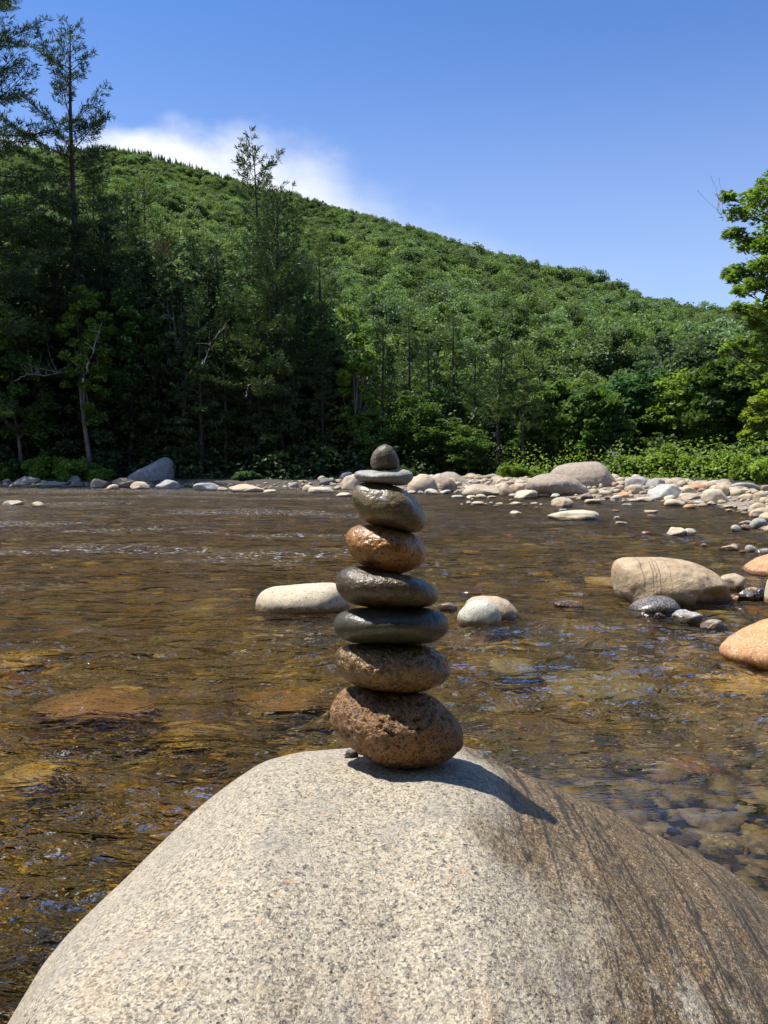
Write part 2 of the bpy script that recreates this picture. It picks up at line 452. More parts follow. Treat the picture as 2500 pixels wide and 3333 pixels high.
# unresolved small waves widen the reflection with distance; wind and current streaks vary it
frough = t.m('ADD', 0.02, t.m('MULTIPLY', t.ss(yy, 6, 26), t.m('ADD', 0.05, t.m('MULTIPLY', t.ss(t.noise(t.vmap(pos, (0.35, 0.8, 1)), 0.9, 5, 0.7), 0.40, 0.60), 0.15))))
fr = t.n('ShaderNodeFresnel', ins={'IOR': 1.33, 'Normal': nb}).outputs[0]
fr = t.m('MINIMUM', fr, 0.52)     # a rough water surface is never seen fully edge-on
gl = t.n('ShaderNodeBsdfGlossy', ins={'Color': (1, 1, 1), 'Roughness': frough, 'Normal': nb}).outputs[0]
under = t.n('ShaderNodeBsdfRefraction', ins={'Color': (0.95, 0.84, 0.54), 'Roughness': 0.0, 'IOR': 1.33, 'Normal': nb}).outputs[0]
mx = t.n('ShaderNodeMixShader', ins={0: fr, 1: under, 2: gl}).outputs[0]
fo = t.m('MULTIPLY', t.ss(t.noise(t.vmap(pos, (0.8, 1.2, 1)), 11.0, 5, 0.85), 0.565, 0.62), t.m('MAXIMUM', t.m('MAXIMUM', t.m('MULTIPLY', rif, 1.0), t.m('MULTIPLY', t.ss(xx, 5, -3, 0, 0.14), t.ss(yy, 9, 22))), t.m('MULTIPLY', t.ss(t.m('ADD', yy, t.m('MULTIPLY', xx, 0.10)), 33, 37), t.ss(xx, 2, -1))))  # white speckle: riffle and shore foam, plus sun sparkle painted as pale dots
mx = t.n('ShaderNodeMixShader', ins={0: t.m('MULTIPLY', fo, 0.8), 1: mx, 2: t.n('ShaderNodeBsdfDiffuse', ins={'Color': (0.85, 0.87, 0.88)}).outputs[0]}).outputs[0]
out = t.n('ShaderNodeOutputMaterial')
t.t.links.new(mx, out.inputs[0])
M['water'] = m_
WV = np.stack([WX, WY, WZ], -1).reshape(-1, 3); nxw, nyw = len(wx), len(wy)
ringi = np.concatenate([np.arange(nxw - 1), np.arange(nyw - 1) * nxw + nxw - 1, (nyw - 1) * nxw + np.arange(nxw - 1, 0, -1), np.arange(nyw - 1, 0, -1) * nxw])
nr_ = len(ringi); low = WV[ringi].copy(); low[:, 2] = -1.4
WV2 = np.concatenate([WV, low, [[np.mean(wx), np.mean(wy), -1.4]]]); j_ = np.arange(nr_); jn = (j_ + 1) % nr_; b0 = len(WV)
side = np.stack([ringi[jn], ringi[j_], b0 + j_, b0 + jn], 1); cap = np.stack([b0 + jn, b0 + j_, np.full(nr_, b0 + nr_), np.full(nr_, b0 + nr_)], 1)
me = bpy.data.meshes.new('water')
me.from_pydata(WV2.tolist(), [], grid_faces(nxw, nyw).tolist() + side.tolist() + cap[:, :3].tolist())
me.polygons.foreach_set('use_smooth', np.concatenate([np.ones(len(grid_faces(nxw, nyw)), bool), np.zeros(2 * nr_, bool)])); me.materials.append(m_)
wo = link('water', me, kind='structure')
wo.cycles.is_caustics_caster = True
bed.cycles.is_caustics_receiver = True

# ------------------------------------------------------------------ the big granite boulder in front
PXB = np.array([-900, -500, -200, 27, 136, 217, 316, 416, 506, 633, 777, 859, 976, 1112, 1300, 1400, 1506, 1599, 1698, 1864, 1983, 2083, 2196, 2361, 2500, 2750, 3000, 3400], float)
PYB = np.array([5000, 4250, 3700, 3332, 3141, 3041, 2942, 2851, 2761, 2643, 2530, 2476, 2445, 2434, 2419, 2414, 2425, 2455, 2511, 2581, 2631, 2687, 2747, 2823, 2932, 3140, 3330, 3700], float)
az_b = np.array([ray(p, q)[0] for p, q in zip(PXB, PYB)])
sl_b = np.array([-ray(p, q)[2] for p, q in zip(PXB, PYB)])
rd_b = np.interp(PXB, [-900, 40, 300, 600, 950, 1300, 1700, 2100, 2500, 3400], [0.72, 1.02, 1.18, 1.34, 1.47, 1.52, 1.50, 1.50, 1.50, 1.25])
def sm(xs, ys, x):
    y = np.interp(x, xs, ys)
    k = np.hanning(15); k /= k.sum()
    yp = np.pad(y, 7, mode='edge')
    return np.convolve(yp, k, 'valid')
NA, NR = 540, 370
A_ = np.linspace(az_b[0], az_b[-1], NA)
ridge_r = sm(az_b, rd_b, A_); slope = sm(az_b, sl_b, A_)
ridge_z = CAM_H - slope * ridge_r
q = np.linspace(0, 1, NR)
y0 = -0.35
rr = y0 + (ridge_r[None] + 1.0 - y0) * (1 - (1 - q[:, None]) ** 1.0) * np.ones((1, NA))
tt = ridge_r[None] - rr                       # towards the camera positive
kf, kb = 0.50, 0.85
BZ_ = ridge_z[None] + slope[None] * tt - np.where(tt > 0, kf, kb) * tt ** 2
BZ_ = BZ_ - 1.6 * np.maximum(0, 0.45 - rr) ** 2 - 1.2 * np.maximum(0, -tt - 0.25) ** 2
yb_ = rr; xb_ = A_[None] * np.maximum(rr, 0.5)
# sides fall away steeply outside the picture
lo = BZ_ < -0.55
BZ_ = np.maximum(BZ_, -0.55)
# relief: broad unevenness, coarse grain, and long grooves on the stained side
stain_u = xb_ - (0.11 + 0.13 * (1.33 - yb_)) + 0.05 * fbm(xb_ * 4, yb_ * 3, 8, 3)
gmask = sstep(stain_u, -0.03, 0.09)
across = xb_ * 0.98 + yb_ * 0.2; along = -xb_ * 0.2 + yb_ * 0.98
gro = pn(across * 24 + 0.7 * pn(across * 6, along * 3, 4), along * 2.0, 2.2)
rel = 0.010 * fbm(xb_ * 3, yb_ * 3, 0, 3) * 1.0
rel = rel + 0.0018 * fbm(xb_ * 70, yb_ * 70, 3, 2)
rel = rel - gmask * (0.0060 * sstep(-gro, 0.02, 0.35) + 0.0015 * fbm(across * 75, along * 40, 6, 2))
BZ_ = BZ_ + rel * np.where(np.abs(tt) < 0.05, 0.55, 1.0)
m_, t = new_mat('speckled_granite')
pos = t.n('ShaderNodeNewGeometry').outputs['Position']
warp = t.n('ShaderNodeVectorMath', operation='ADD', ins={0: pos, 1: t.n('ShaderNodeVectorMath', operation='SCALE', ins={0: t.noise(pos, 120, 2, out=1), 'Scale': 0.006}).outputs[0]}).outputs[0]
va = t.n('ShaderNodeTexVoronoi', ins={'Vector': warp, 'Scale': 420.0})
vb = t.n('ShaderNodeTexVoronoi', ins={'Vector': t.vmap(warp, loc=(3, 1, 2)), 'Scale': 225.0})
sa = t.n('ShaderNodeSeparateColor', ins={0: va.outputs['Color']}); sb = t.n('ShaderNodeSeparateColor', ins={0: vb.outputs['Color']})
g1 = t.ramp(sa.outputs[0], [(0, (0.58, 0.49, 0.36)), (0.28, (0.46, 0.38, 0.27)), (0.50, (0.27, 0.23, 0.18)), (0.64, (0.72, 0.64, 0.50)), (0.80, (0.12, 0.10, 0.085)), (0.92, (0.035, 0.03, 0.028))], 'CONSTANT')
g2 = t.ramp(sb.outputs[1], [(0, (0.60, 0.51, 0.37)), (0.45, (0.50, 0.40, 0.27)), (0.68, (0.27, 0.235, 0.19)), (0.88, (0.08, 0.075, 0.07))], 'CONSTANT')
gcol = t.mix(1.0, t.mix(0.42, g1, g2), (0.86, 0.88, 0.87), 'MULTIPLY')
patchy = t.noise(pos, 9, 5, 0.65)
gcol = t.mix(t.ss(patchy, 0.5, 0.68, 0, 0.42), gcol, (0.27, 0.25, 0.225))
gcol = t.mix(t.ss(t.noise(t.vmap(pos, loc=(9, 2, 0)), 45, 4, 0.7), 0.62, 0.72, 0, 0.7), gcol, (0.50, 0.27, 0.12))
sx = t.n('ShaderNodeSeparateXYZ', ins={0: pos}); X_, Y_, Z_ = sx.outputs
lich = t.m('MULTIPLY', t.ss(t.noise(t.vmap(pos, loc=(1, 7, 0)), 16, 5, 0.7), 0.53, 0.62), t.ss(Y_, 1.05, 0.75))
gcol = t.mix(t.m('MULTIPLY', lich, 0.16), gcol, (0.46, 0.28, 0.14))
# stained, streaked right side (mineral and algae staining that follows the grain of the stone)
su = t.m('SUBTRACT', X_, t.m('ADD', 0.11, t.m('MULTIPLY', t.m('SUBTRACT', 1.33, Y_), 0.13)))
su = t.m('ADD', su, t.m('MULTIPLY', t.m('SUBTRACT', t.noise(t.vmap(pos, (1, 0.6, 1), rot=(0, 0, 0.2)), 9, 4, 0.6), 0.5), 0.42))
smask = t.ss(su, -0.04, 0.12)
streakc = t.vmap(pos, (26, 2.6, 8), rot=(0, 0, 0.2))
strk = t.noise(t.vmap(pos, (13, 4.0, 8), rot=(0, 0, 0.2)), 1.0, 6, 0.75)
strk2 = t.noise(t.vmap(pos, (120, 60, 90), rot=(0, 0, 0.2)), 1.0, 4, 0.65)
stain_amt = t.m('MULTIPLY', smask, t.ss(t.m('ADD', strk, t.m('MULTIPLY', t.ss(Y_, 0.9, 1.45), 0.13)), 0.34, 0.50))
gcol = t.mix(t.m('MULTIPLY', stain_amt, t.ss(sa.outputs[2], 0.05, 0.6, 0.45, 0.96)), gcol, t.mix(1.0, gcol, (0.36, 0.235, 0.07), 'MULTIPLY'))
gcol = t.mix(t.m('MULTIPLY', t.m('MULTIPLY', smask, t.ss(strk2, 0.53, 0.62)), 0.8), gcol, (0.05, 0.035, 0.018))
ln1 = t.noise(t.vmap(pos, (15, 0.9, 5), rot=(0, 0, 0.2)), 1.0, 2, 0.5)
ln2 = t.noise(t.vmap(pos, (15, 0.9, 5), rot=(0, 0, 0.2), loc=(7, 3, 1)), 1.7, 2, 0.5)
lines = t.m('MAXIMUM', t.ss(t.m('ABSOLUTE', t.m('SUBTRACT', ln1, 0.5)), 0.022, 0.004), t.ss(t.m('ABSOLUTE', t.m('SUBTRACT', ln2, 0.5)), 0.020, 0.003))
lines = t.m('MULTIPLY', lines, t.ss(t.noise(pos, 40, 3, 0.7), 0.30, 0.45))
gcol = t.mix(t.m('MULTIPLY', t.m('MULTIPLY', smask, lines), 0.9), gcol, (0.035, 0.026, 0.015))
wetb = t.ss(Z_, 0.10, 0.03)
gcol = t.mix(wetb, gcol, (0.05, 0.035, 0.018))
rgh = t.m('SUBTRACT', 0.72, t.m('MULTIPLY', stain_amt, 0.34))
hb = t.m('ADD', t.m('MULTIPLY', sa.outputs[1], 0.6), t.noise(pos, 300, 3, 0.7))
nrm = t.bump(t.noise(pos, 60, 4, 0.65), 0.7, 0.008, t.bump(hb, 0.9, 0.0022))
nrm = t.n('ShaderNodeBump', ins={'Height': strk2, 'Strength': t.m('MULTIPLY', smask, 0.5), 'Distance': 0.003, 'Normal': nrm}).outputs[0]
bs = t.n('ShaderNodeBsdfPrincipled', ins={'Base Color': gcol, 'Roughness': rgh, 'Normal': nrm, 'Specular IOR Level': 0.45})
t.t.links.new(bs.outputs[0], t.n('ShaderNodeOutputMaterial').inputs[0])
M['granite'] = m_
link('granite_boulder', mesh_np('granite_boulder', [(np.stack([xb_, yb_, BZ_], -1).reshape(-1, 3), grid_faces(NA, NR))], m_),
     label='huge pale speckled granite boulder with brown streaks that carries the stone stack', category='boulder')
def boulder_z(x, y):
    a = x / max(y, 0.5)
    j = int(np.clip(np.searchsorted(A_, a), 0, NA - 1)); col_y = yb_[:, j]
    return float(np.interp(y, col_y, BZ_[:, j]))

# ------------------------------------------------------------------ stones
def stone_mesh(name, half, mat, seed, lvl=3, p=2.3, lump=0.10, up=None, low=None, fine=0.012, cuts=5):
    """rounded river stone: half = (a, b, c); up/low heights above and below the origin"""
    V, F = ico(lvl)
    V = V / (np.abs(V) ** p).sum(1)[:, None] ** (1 / p)
    s = seed * 13.7
    rc = np.random.default_rng(int(seed * 100) % 99991)
    for _ in range(cuts):
        pn_ = rc.normal(size=3); pn_ /= np.linalg.norm(pn_); dd0 = rc.uniform(0.62, 0.86)
        ex = V @ pn_ - dd0
        V = V - pn_ * (np.where(ex > 0, ex, 0) * 0.88)[:, None]
    n = 1 + lump * 1.6 * fbm(V[:, 0] * 1.1 + s, V[:, 1] * 1.1 - s, V[:, 2] * 1.1 + 2 * s, 3) + fine * fbm(V[:, 0] * 7 + s, V[:, 1] * 7, V[:, 2] * 7, 3)
    V = V * n[:, None]
    V[:, 0] += 0.22 * lump / 0.1 * 0.6 * V[:, 2] * math.sin(seed * 2.1)
    a, b, c = half
    up = c if up is None else up; low = c if low is None else low
    z = np.where(V[:, 2] > 0, V[:, 2] * up, V[:, 2] * low)
    return mesh_np(name, [(np.stack([V[:, 0] * a, V[:, 1] * b, z], 1), F)], mat)

def hit(px, py, dmax=80):
    r = ray(px, py)
    D = np.arange(2.0, dmax, 0.05)
    z = CAM_H + r[2] * D
    g = np.maximum(H(r[0] * D, D), 0.0)
    k = np.argmax(z <= g)
    return float(D[k]) if z[k] <= g[k] else dmax

def rock(x0, x1, yt, yb, mat, label, group=None, name='rock', dr=0.8, seed=None, lvl=3, p=2.3, lump=0.10, D=None):
    pxm = (x0 + x1) / 2
    seed = seed if seed is not None else (x0 * 7 + yt * 3) % 97 + 0.37
    Dw = D if D is not None else hit(pxm, yb)
    a = (x1 - x0) / 2 / FPX * Dw
    Dc = Dw + a * dr * 0.8
    a = (x1 - x0) / 2 / FPX * Dc
    P = at(pxm, yt, Dc)
    z0 = max(0.0, float(H(P[0], Dc))) if D is None else 0.0
    h = max(P[2] - z0, 0.05 * a)
    me = stone_mesh(name, (a, a * dr, h), M[mat] if isinstance(mat, str) else mat, seed, lvl, p, lump, up=h * 0.80, low=h * 0.5 + 0.12 * a + (0.1 if z0 == 0 else 0.0))
    me_z = max(v.co.z for v in me.vertices)
    return link(name, me, loc=(P[0], Dc, P[2] - me_z), label=label, category=name if name != 'river_stone' else 'stone', group=group)

def outline_mesh(name, pts, D, mat, dr=0.8, lvl=5, facing=True, seed=1.0, fine=0.01, coarse=0.0, boxy=1.02, extend=0.0, pits=0.0, dshift=None, crack=None):
    """a solid stone whose front view follows the outline pts (photo pixels); depth = dr * half width"""
    pts = np.array(pts, float)
    c = np.array([(pts[:, 0].min() + pts[:, 0].max()) / 2, (pts[:, 1].min() + pts[:, 1].max()) / 2])
    if extend:
        hh = pts[:, 1].max() - pts[:, 1].min()
        c[1] = pts[:, 1].min() + hh * 0.62
        sel = pts[:, 1] > pts[:, 1].max() - 0.16 * hh
        pts[sel, 1] += extend * hh
    o = at(c[0], c[1], D)
    if facing:
        f = ray(*c); f = f / np.linalg.norm(f)
    else:
        f = np.array([0, 1.0, 0])
    X = np.cross(f, [0, 0, 1.0]); X /= np.linalg.norm(X); U = np.cross(X, f)
    L = []
    for q_ in pts:
        r = ray(*q_)
        tq = np.dot(o - np.array([0, 0, CAM_H]), f) / np.dot(r, f)
        v = np.array([0, 0, CAM_H]) + r * tq - o
        L.append((np.dot(v, X), np.dot(v, U)))
    L = np.array(L)
    Lc = np.concatenate([L, L[:1]]); kk = np.linspace(0, len(L), len(L) * 14, endpoint=False)
    Ld = np.stack([np.interp(kk, np.arange(len(L) + 1), Lc[:, 0]), np.interp(kk, np.arange(len(L) + 1), Lc[:, 1])], 1)
    th = np.arctan2(Ld[:, 1], Ld[:, 0]); rr_ = np.hypot(Ld[:, 0], Ld[:, 1])
    k = np.argsort(th); th, rr_ = th[k], rr_[k]
    fine_t = np.linspace(-np.pi, np.pi, 361)
    rt = np.interp(fine_t, np.concatenate([th - 2 * np.pi, th, th + 2 * np.pi]), np.tile(rr_, 3))
    ker = np.hanning(21); ker /= ker.sum()
    rt = np.convolve(np.concatenate([rt[-11:-1], rt, rt[1:11]]), ker, 'valid')
    cfit = np.stack([np.ones(361), np.cos(fine_t), np.sin(fine_t), np.cos(2 * fine_t), np.sin(2 * fine_t)], 1)
    r_low = cfit @ np.linalg.lstsq(cfit, rt, rcond=None)[0]
    V, F = ico(lvl)
    rho = np.hypot(V[:, 0], V[:, 2]); ang = np.arctan2(V[:, 2], V[:, 0])
    R = np.interp(ang, fine_t, rt)
    half = (L[:, 0].max() - L[:, 0].min()) / 2
    rq = np.clip(rho, 0, 1) ** boxy
    ox_, oz_ = (L[:, 0].max() + L[:, 0].min()) / 2, (L[:, 1].max() + L[:, 1].min()) / 2
    ea, ec = (L[:, 0].max() - L[:, 0].min()) / 2, (L[:, 1].max() - L[:, 1].min()) / 2
    wR = sstep(rho, 0.25, 1.0) ** 0.8; sc_ = rq / np.maximum(rho, 1e-6)
    lx = R * rq * np.cos(ang) * wR + (1 - wR) * (ox_ + ea * V[:, 0] * sc_); lz = R * rq * np.sin(ang) * wR + (1 - wR) * (oz_ + ec * V[:, 2] * sc_)
    ly = np.sign(V[:, 1]) * np.abs(V[:, 1]) ** 1.0 * half * dr
    s = seed * 7.3
    nv = np.stack([lx, ly, lz], 1); nn = nv / (np.linalg.norm(nv, axis=1)[:, None] + 1e-9)
    q3 = nv / half
    edge = 1 - 0.75 * sstep(rho, 0.9, 1.0)
    disp = (0.07 if facing else 0.03) * fbm(q3[:, 0] * 1.3 + s, q3[:, 1] * 1.3, q3[:, 2] * 1.3 - s, 2) * (1 - sstep(rho, 0.8, 1.0)) + fine * fbm(q3[:, 0] * 9 + s, q3[:, 1] * 9, q3[:, 2] * 9, 3)
    if coarse: disp = disp + coarse * fbm(q3[:, 0] * 4 + s, q3[:, 1] * 4, q3[:, 2] * 4, 3) * edge
    if pits:
        pp = fbm(q3[:, 0] * 11 - s, q3[:, 1] * 11, q3[:, 2] * 11, 2)
        disp = disp - pits * sstep(pp, 0.15, 0.5)
    if crack is not None: disp = disp - crack(q3)
    nv = nv + nn * (disp * half)[:, None]
    W = nv[:, :1] * X + nv[:, 1:2] * f + nv[:, 2:] * U
    return mesh_np(name, [(W, F)], mat), o, W, half

def zp(pts, ox, oy, s): return [(ox + a * s, oy + b * s) for a, b in pts]

# --- the stack
def stack_mat(name, c1, c2, c3, scale, grain, rough, bump, wetness=0.0, speck=(0.03, 0.025, 0.02), speck_amt=0.12, bd=0.003):
    m_, t = new_mat(name)
    pos = t.n('ShaderNodeNewGeometry').outputs['Position']
    c1, c2, c3 = (tuple(v * q_ for v, q_ in zip(c, (0.54, 0.485, 0.39))) for c in (c1, c2, c3))
    n1 = t.noise(pos, scale, 5, 0.65); n2 = t.noise(t.vmap(pos, loc=(4, 4, 4)), scale * 2.3, 4, 0.6)
    col = t.mix(t.ss(n1, 0.4, 0.6), c1, c2)
    col = t.mix(t.ss(n2, 0.52, 0.68), col, c3)
    vg = t.n('ShaderNodeTexVoronoi', ins={'Vector': pos, 'Scale': grain * 1.9})
    gs = t.n('ShaderNodeSeparateColor', ins={0: vg.outputs['Color']}).outputs[0]
    col = t.mix(t.ss(gs, 1 - speck_amt, 1 - speck_amt + 0.05), col, speck)
    col = t.mix(t.m('MULTIPLY', t.ss(gs, 0.25, 0.0), 0.25), col, tuple(min(1, v * 1.6) for v in c2))
    r = t.m('ADD', rough, t.m('MULTIPLY', t.m('SUBTRACT', n2, 0.5), 0.25))
    h1 = t.noise(pos, grain * 0.3, 4, 0.65)
    nrm = t.bump(t.noise(pos, scale * 4, 4, 0.6), bump, bd * 2.2, t.bump(h1, bump, bd))
    bs = t.n('ShaderNodeBsdfPrincipled', ins={'Base Color': col, 'Roughness': r, 'Normal': nrm, 'Coat Weight': wetness, 'Coat Roughness': 0.22, 'Coat Normal': nrm})
    t.t.links.new(bs.outputs[0], t.n('ShaderNodeOutputMaterial').inputs[0])
    return m_
ZS = 0.5199
S = [
 ('small egg-shaped gray-olive stone standing on top of the stack', [(488,86),(530,103),(560,150),(578,195),(572,235),(540,249),(480,251),(420,246),(398,225),(396,185),(412,140),(445,105)],
  stack_mat('olive_gray_stone', (0.20,0.18,0.13), (0.27,0.24,0.18), (0.15,0.14,0.11), 30, 420, 0.5, 0.35), 0.85, dict(fine=0.008)),
 ('thin flat pale gray stone, second from the top of the stack', [(290,270),(305,255),(400,250),(470,256),(540,246),(600,244),(650,258),(668,285),(655,318),(620,345),(570,350),(500,337),(420,330),(340,327),(300,305)],
  stack_mat('pale_gray_stone', (0.52,0.56,0.64), (0.66,0.72,0.82), (0.44,0.48,0.56), 30, 500, 0.6, 0.25, speck_amt=0.05), 0.7, dict(fine=0.004)),
 ('olive egg-shaped stone leaning down to the right, just under the flat pale one', [(275,400),(290,358),(330,333),(420,325),(500,334),(580,360),(660,410),(710,470),(740,540),(742,590),(720,625),(670,643),(600,637),(520,615),(430,600),(370,578),(320,520),(285,460)],
  stack_mat('wet_olive_stone', (0.16,0.135,0.06), (0.33,0.27,0.13), (0.11,0.09,0.045), 22, 380, 0.44, 0.35, 0.35), 0.85, dict(fine=0.008)),
 ('wet orange-brown stone with a small notch, fourth from the top of the stack', [(238,680),(255,630),(300,598),(370,590),(450,594),(560,618),(650,643),(710,680),(742,740),(742,800),(715,845),(650,880),(580,902),(500,897),(420,870),(340,842),(290,800),(255,750)],
  stack_mat('wet_orange_stone', (0.58,0.26,0.05), (0.68,0.36,0.09), (0.20,0.09,0.03), 18, 300, 0.38, 0.6, 0.35), 0.85, dict(fine=0.018, pits=0.012)),
 ('wet dark stone tapering to the right, between the orange and the smooth green-gray one', [(173,955),(185,900),(230,865),(300,850),(370,852),(450,872),(560,895),(680,920),(770,960),(820,1010),(822,1060),(790,1095),(720,1112),(560,1117),(420,1114),(310,1095),(240,1070),(195,1020)],
  stack_mat('wet_dark_stone', (0.12,0.09,0.045), (0.23,0.175,0.09), (0.075,0.06,0.035), 26, 330, 0.40, 0.55, 0.40), 0.8, dict(fine=0.012)),
 ('long smooth green-gray stone like a bun in the middle of the stack', [(163,1210),(180,1160),(230,1130),(320,1113),(450,1108),(600,1110),(740,1113),(840,1135),(885,1180),(890,1240),(860,1290),(790,1330),(650,1342),(500,1338),(350,1337),(240,1320),(190,1285),(167,1250)],
  stack_mat('green_gray_stone', (0.085,0.092,0.055), (0.125,0.128,0.08), (0.065,0.07,0.045), 30, 420, 0.42, 0.3, 0.2, speck_amt=0.06), 0.78, dict(fine=0.007)),
 ('wet glossy brown stone with a pitted front, second from the bottom of the stack', [(172,1430),(185,1370),(240,1345),(320,1338),(450,1336),(600,1338),(740,1348),(830,1390),(885,1440),(898,1510),(885,1560),(830,1597),(740,1632),(640,1648),(520,1642),(420,1630),(320,1605),(230,1560),(190,1500)],
  stack_mat('wet_brown_stone', (0.32,0.18,0.045), (0.50,0.30,0.08), (0.12,0.07,0.03), 26, 260, 0.27, 0.9, 0.5, bd=0.004), 0.8, dict(fine=0.03, pits=0.03, coarse=0.03)),
 ('biggest stone of the stack, rough reddish-brown, resting on the granite boulder', [(140,1790),(155,1710),(190,1650),(250,1605),(350,1608),(480,1633),(600,1643),(720,1640),(820,1690),(900,1770),(960,1850),(982,1930),(965,2000),(900,2055),(800,2105),(680,2125),(540,2120),(430,2085),(320,2020),(240,1960),(175,1890),(148,1840)],
  stack_mat('rough_red_stone', (0.46,0.245,0.10), (0.62,0.37,0.165), (0.20,0.11,0.06), 34, 240, 0.55, 0.9, 0.1, speck_amt=0.16, bd=0.005), 0.8, dict(fine=0.03, pits=0.05, coarse=0.035)),
]
pts8 = zp(S[7][1], 1000, 1400, ZS)
Dst = 1.15
while Dst < 1.6:
    me, o, W, _ = outline_mesh('probe', pts8, Dst, None, 0.8, lvl=2)
    bpy.data.meshes.remove(me)
    gap = min(o[2] + v[2] - boulder_z(o[0] + v[0], o[1] + v[1]) for v in W[::3])
    if gap < -0.006: break
    Dst += 0.005
print('stack distance', Dst)
for i, (lab, pts, mt, dr, kw) in enumerate(S):
    pz = zp(pts, 1000, 1400, ZS)
    pcx = sum(a for a, b in pz) / len(pz)
    me, o, W, _ = outline_mesh('stacked_stone', pz, Dst, mt, dr, lvl=5, seed=i + 1.0, **kw)
    link('stacked_stone', me, loc=tuple(o), label=lab, category='stone', group='stones balanced in a stack')
me, o, W, _ = outline_mesh('wedge_stone', [(1115, 2430), (1128, 2416), (1145, 2410), (1165, 2418), (1168, 2436), (1140, 2440)], Dst + 0.05, M['darkgray'], 0.9, lvl=3, seed=3)
link('wedge_stone', me, loc=(o[0], o[1], boulder_z(o[0], o[1]) + 0.006), label='tiny dark stone wedged under the left side of the biggest stacked stone', category='stone')

# --- outlined boulders in the river
def river_outline(pts, yb, mat, label, dr=0.8, name='rock', lvl=4, D=None, extend=0.35, **kw):
    pts = np.array(pts, float)
    half = (pts[:, 0].max() - pts[:, 0].min()) / 2
    Dw = D if D is not None else hit(pts[:, 0].mean(), yb)
    Dc = Dw * (1 + half / FPX * dr * 0.8)
    me, o, W, _ = outline_mesh(name, pts, Dc, mat, dr, lvl, facing=False, extend=extend, **kw)
    return link(name, me, loc=tuple(o), label=label, category='boulder' if name == 'boulder' else 'rock')

# side boulder with dark drip stains and a crack
m_, t = new_mat('tan_boulder_with_drips')
pos = t.n('ShaderNodeNewGeometry').outputs['Position']
sx = t.n('ShaderNodeSeparateXYZ', ins={0: pos}); X_, Y_, Z_ = sx.outputs
base = t.mix(t.ss(t.noise(pos, 5, 6, 0.65), 0.38, 0.62), (0.40, 0.28, 0.155), (0.50, 0.385, 0.24))
base = t.mix(t.ss(t.noise(t.vmap(pos, loc=(2, 2, 2)), 13, 5, 0.7), 0.55, 0.7, 0, 0.6), base, (0.30, 0.20, 0.12))
wob = t.m('MULTIPLY', t.m('SUBTRACT', t.noise(pos, 4, 3), 0.5), 0.10)
xw = t.m('ADD', X_, wob)
drip = None
for xc, wd_ in ((2.545, 0.0085), (2.625, 0.007), (2.655, 0.006), (2.69, 0.0085), (2.80, 0.005)):
    l_ = t.ss(t.m('ABSOLUTE', t.m('SUBTRACT', xw, xc)), wd_, wd_ * 0.35)
    drip = l_ if drip is None else t.m('MAXIMUM', drip, l_)
spot = t.m('MULTIPLY', t.ss(t.noise(t.vmap(pos, (1, 1, 1), loc=(0.5, 0, 0)), 7, 3, 0.6), 0.50, 0.60), t.ss(Z_, 0.50, 0.56))
drip = t.m('MAXIMUM', t.m('MULTIPLY', drip, t.ss(Z_, 0.05, 0.25, 0.75, 1.0)), t.m('MULTIPLY', spot, 0.7))
drip = t.m('MULTIPLY', drip, 0.65)
base = t.mix(drip, base, (0.13, 0.075, 0.045))
base = t.mix(t.m('MULTIPLY', t.ss(t.m('ADD', Z_, t.m('MULTIPLY', t.noise(pos, 9, 3), 0.08)), 0.12, 0.05), 0.9), base, (0.10, 0.07, 0.04))
nrm = t.bump(t.noise(pos, 22, 6, 0.7), 0.6, 0.02, t.bump(t.noise(pos, 6, 4, 0.6), 0.5, 0.05))
bs = t.n('ShaderNodeBsdfPrincipled', ins={'Base Color': base, 'Roughness': 0.7, 'Normal': nrm})
t.t.links.new(bs.outputs[0], t.n('ShaderNodeOutputMaterial').inputs[0])
zb = [(820,690),(824,640),(850,612),(900,605),(1000,606),(1110,609),(1210,620),(1290,645),(1360,680),(1410,725),(1440,785),(1450,840),(1448,895),(1400,925),(1250,920),(1100,905),(950,880),(850,830),(828,780)]
def side_crack(q3):
    l_ = q3[:, 2] + 0.05 + 0.30 * (q3[:, 0] + 0.1) + 0.03 * fbm(q3[:, 0] * 5, 0, 3, 2)
    c = 0.06 * (1 - sstep(np.abs(l_), 0.0, 0.035)) * sstep(q3[:, 0], -0.55, -0.4) * (1 - sstep(q3[:, 0], 0.2, 0.4)) * (q3[:, 1] < 0)
    scoop = 0.30 * (1 - sstep(np.hypot((q3[:, 0] - 0.55) / 0.42, (q3[:, 2] + 0.04) / 0.26), 0.65, 1.0)) * (q3[:, 1] < 0.1)
    return c + scoop
river_outline(zp(zb, 1500, 1450, 0.6028), 1968, m_, 'large tan boulder standing in the river with dark drip stains down its left face', dr=0.75, name='boulder', lvl=5, coarse=0.03, fine=0.01, seed=2, boxy=0.72, crack=side_crack)
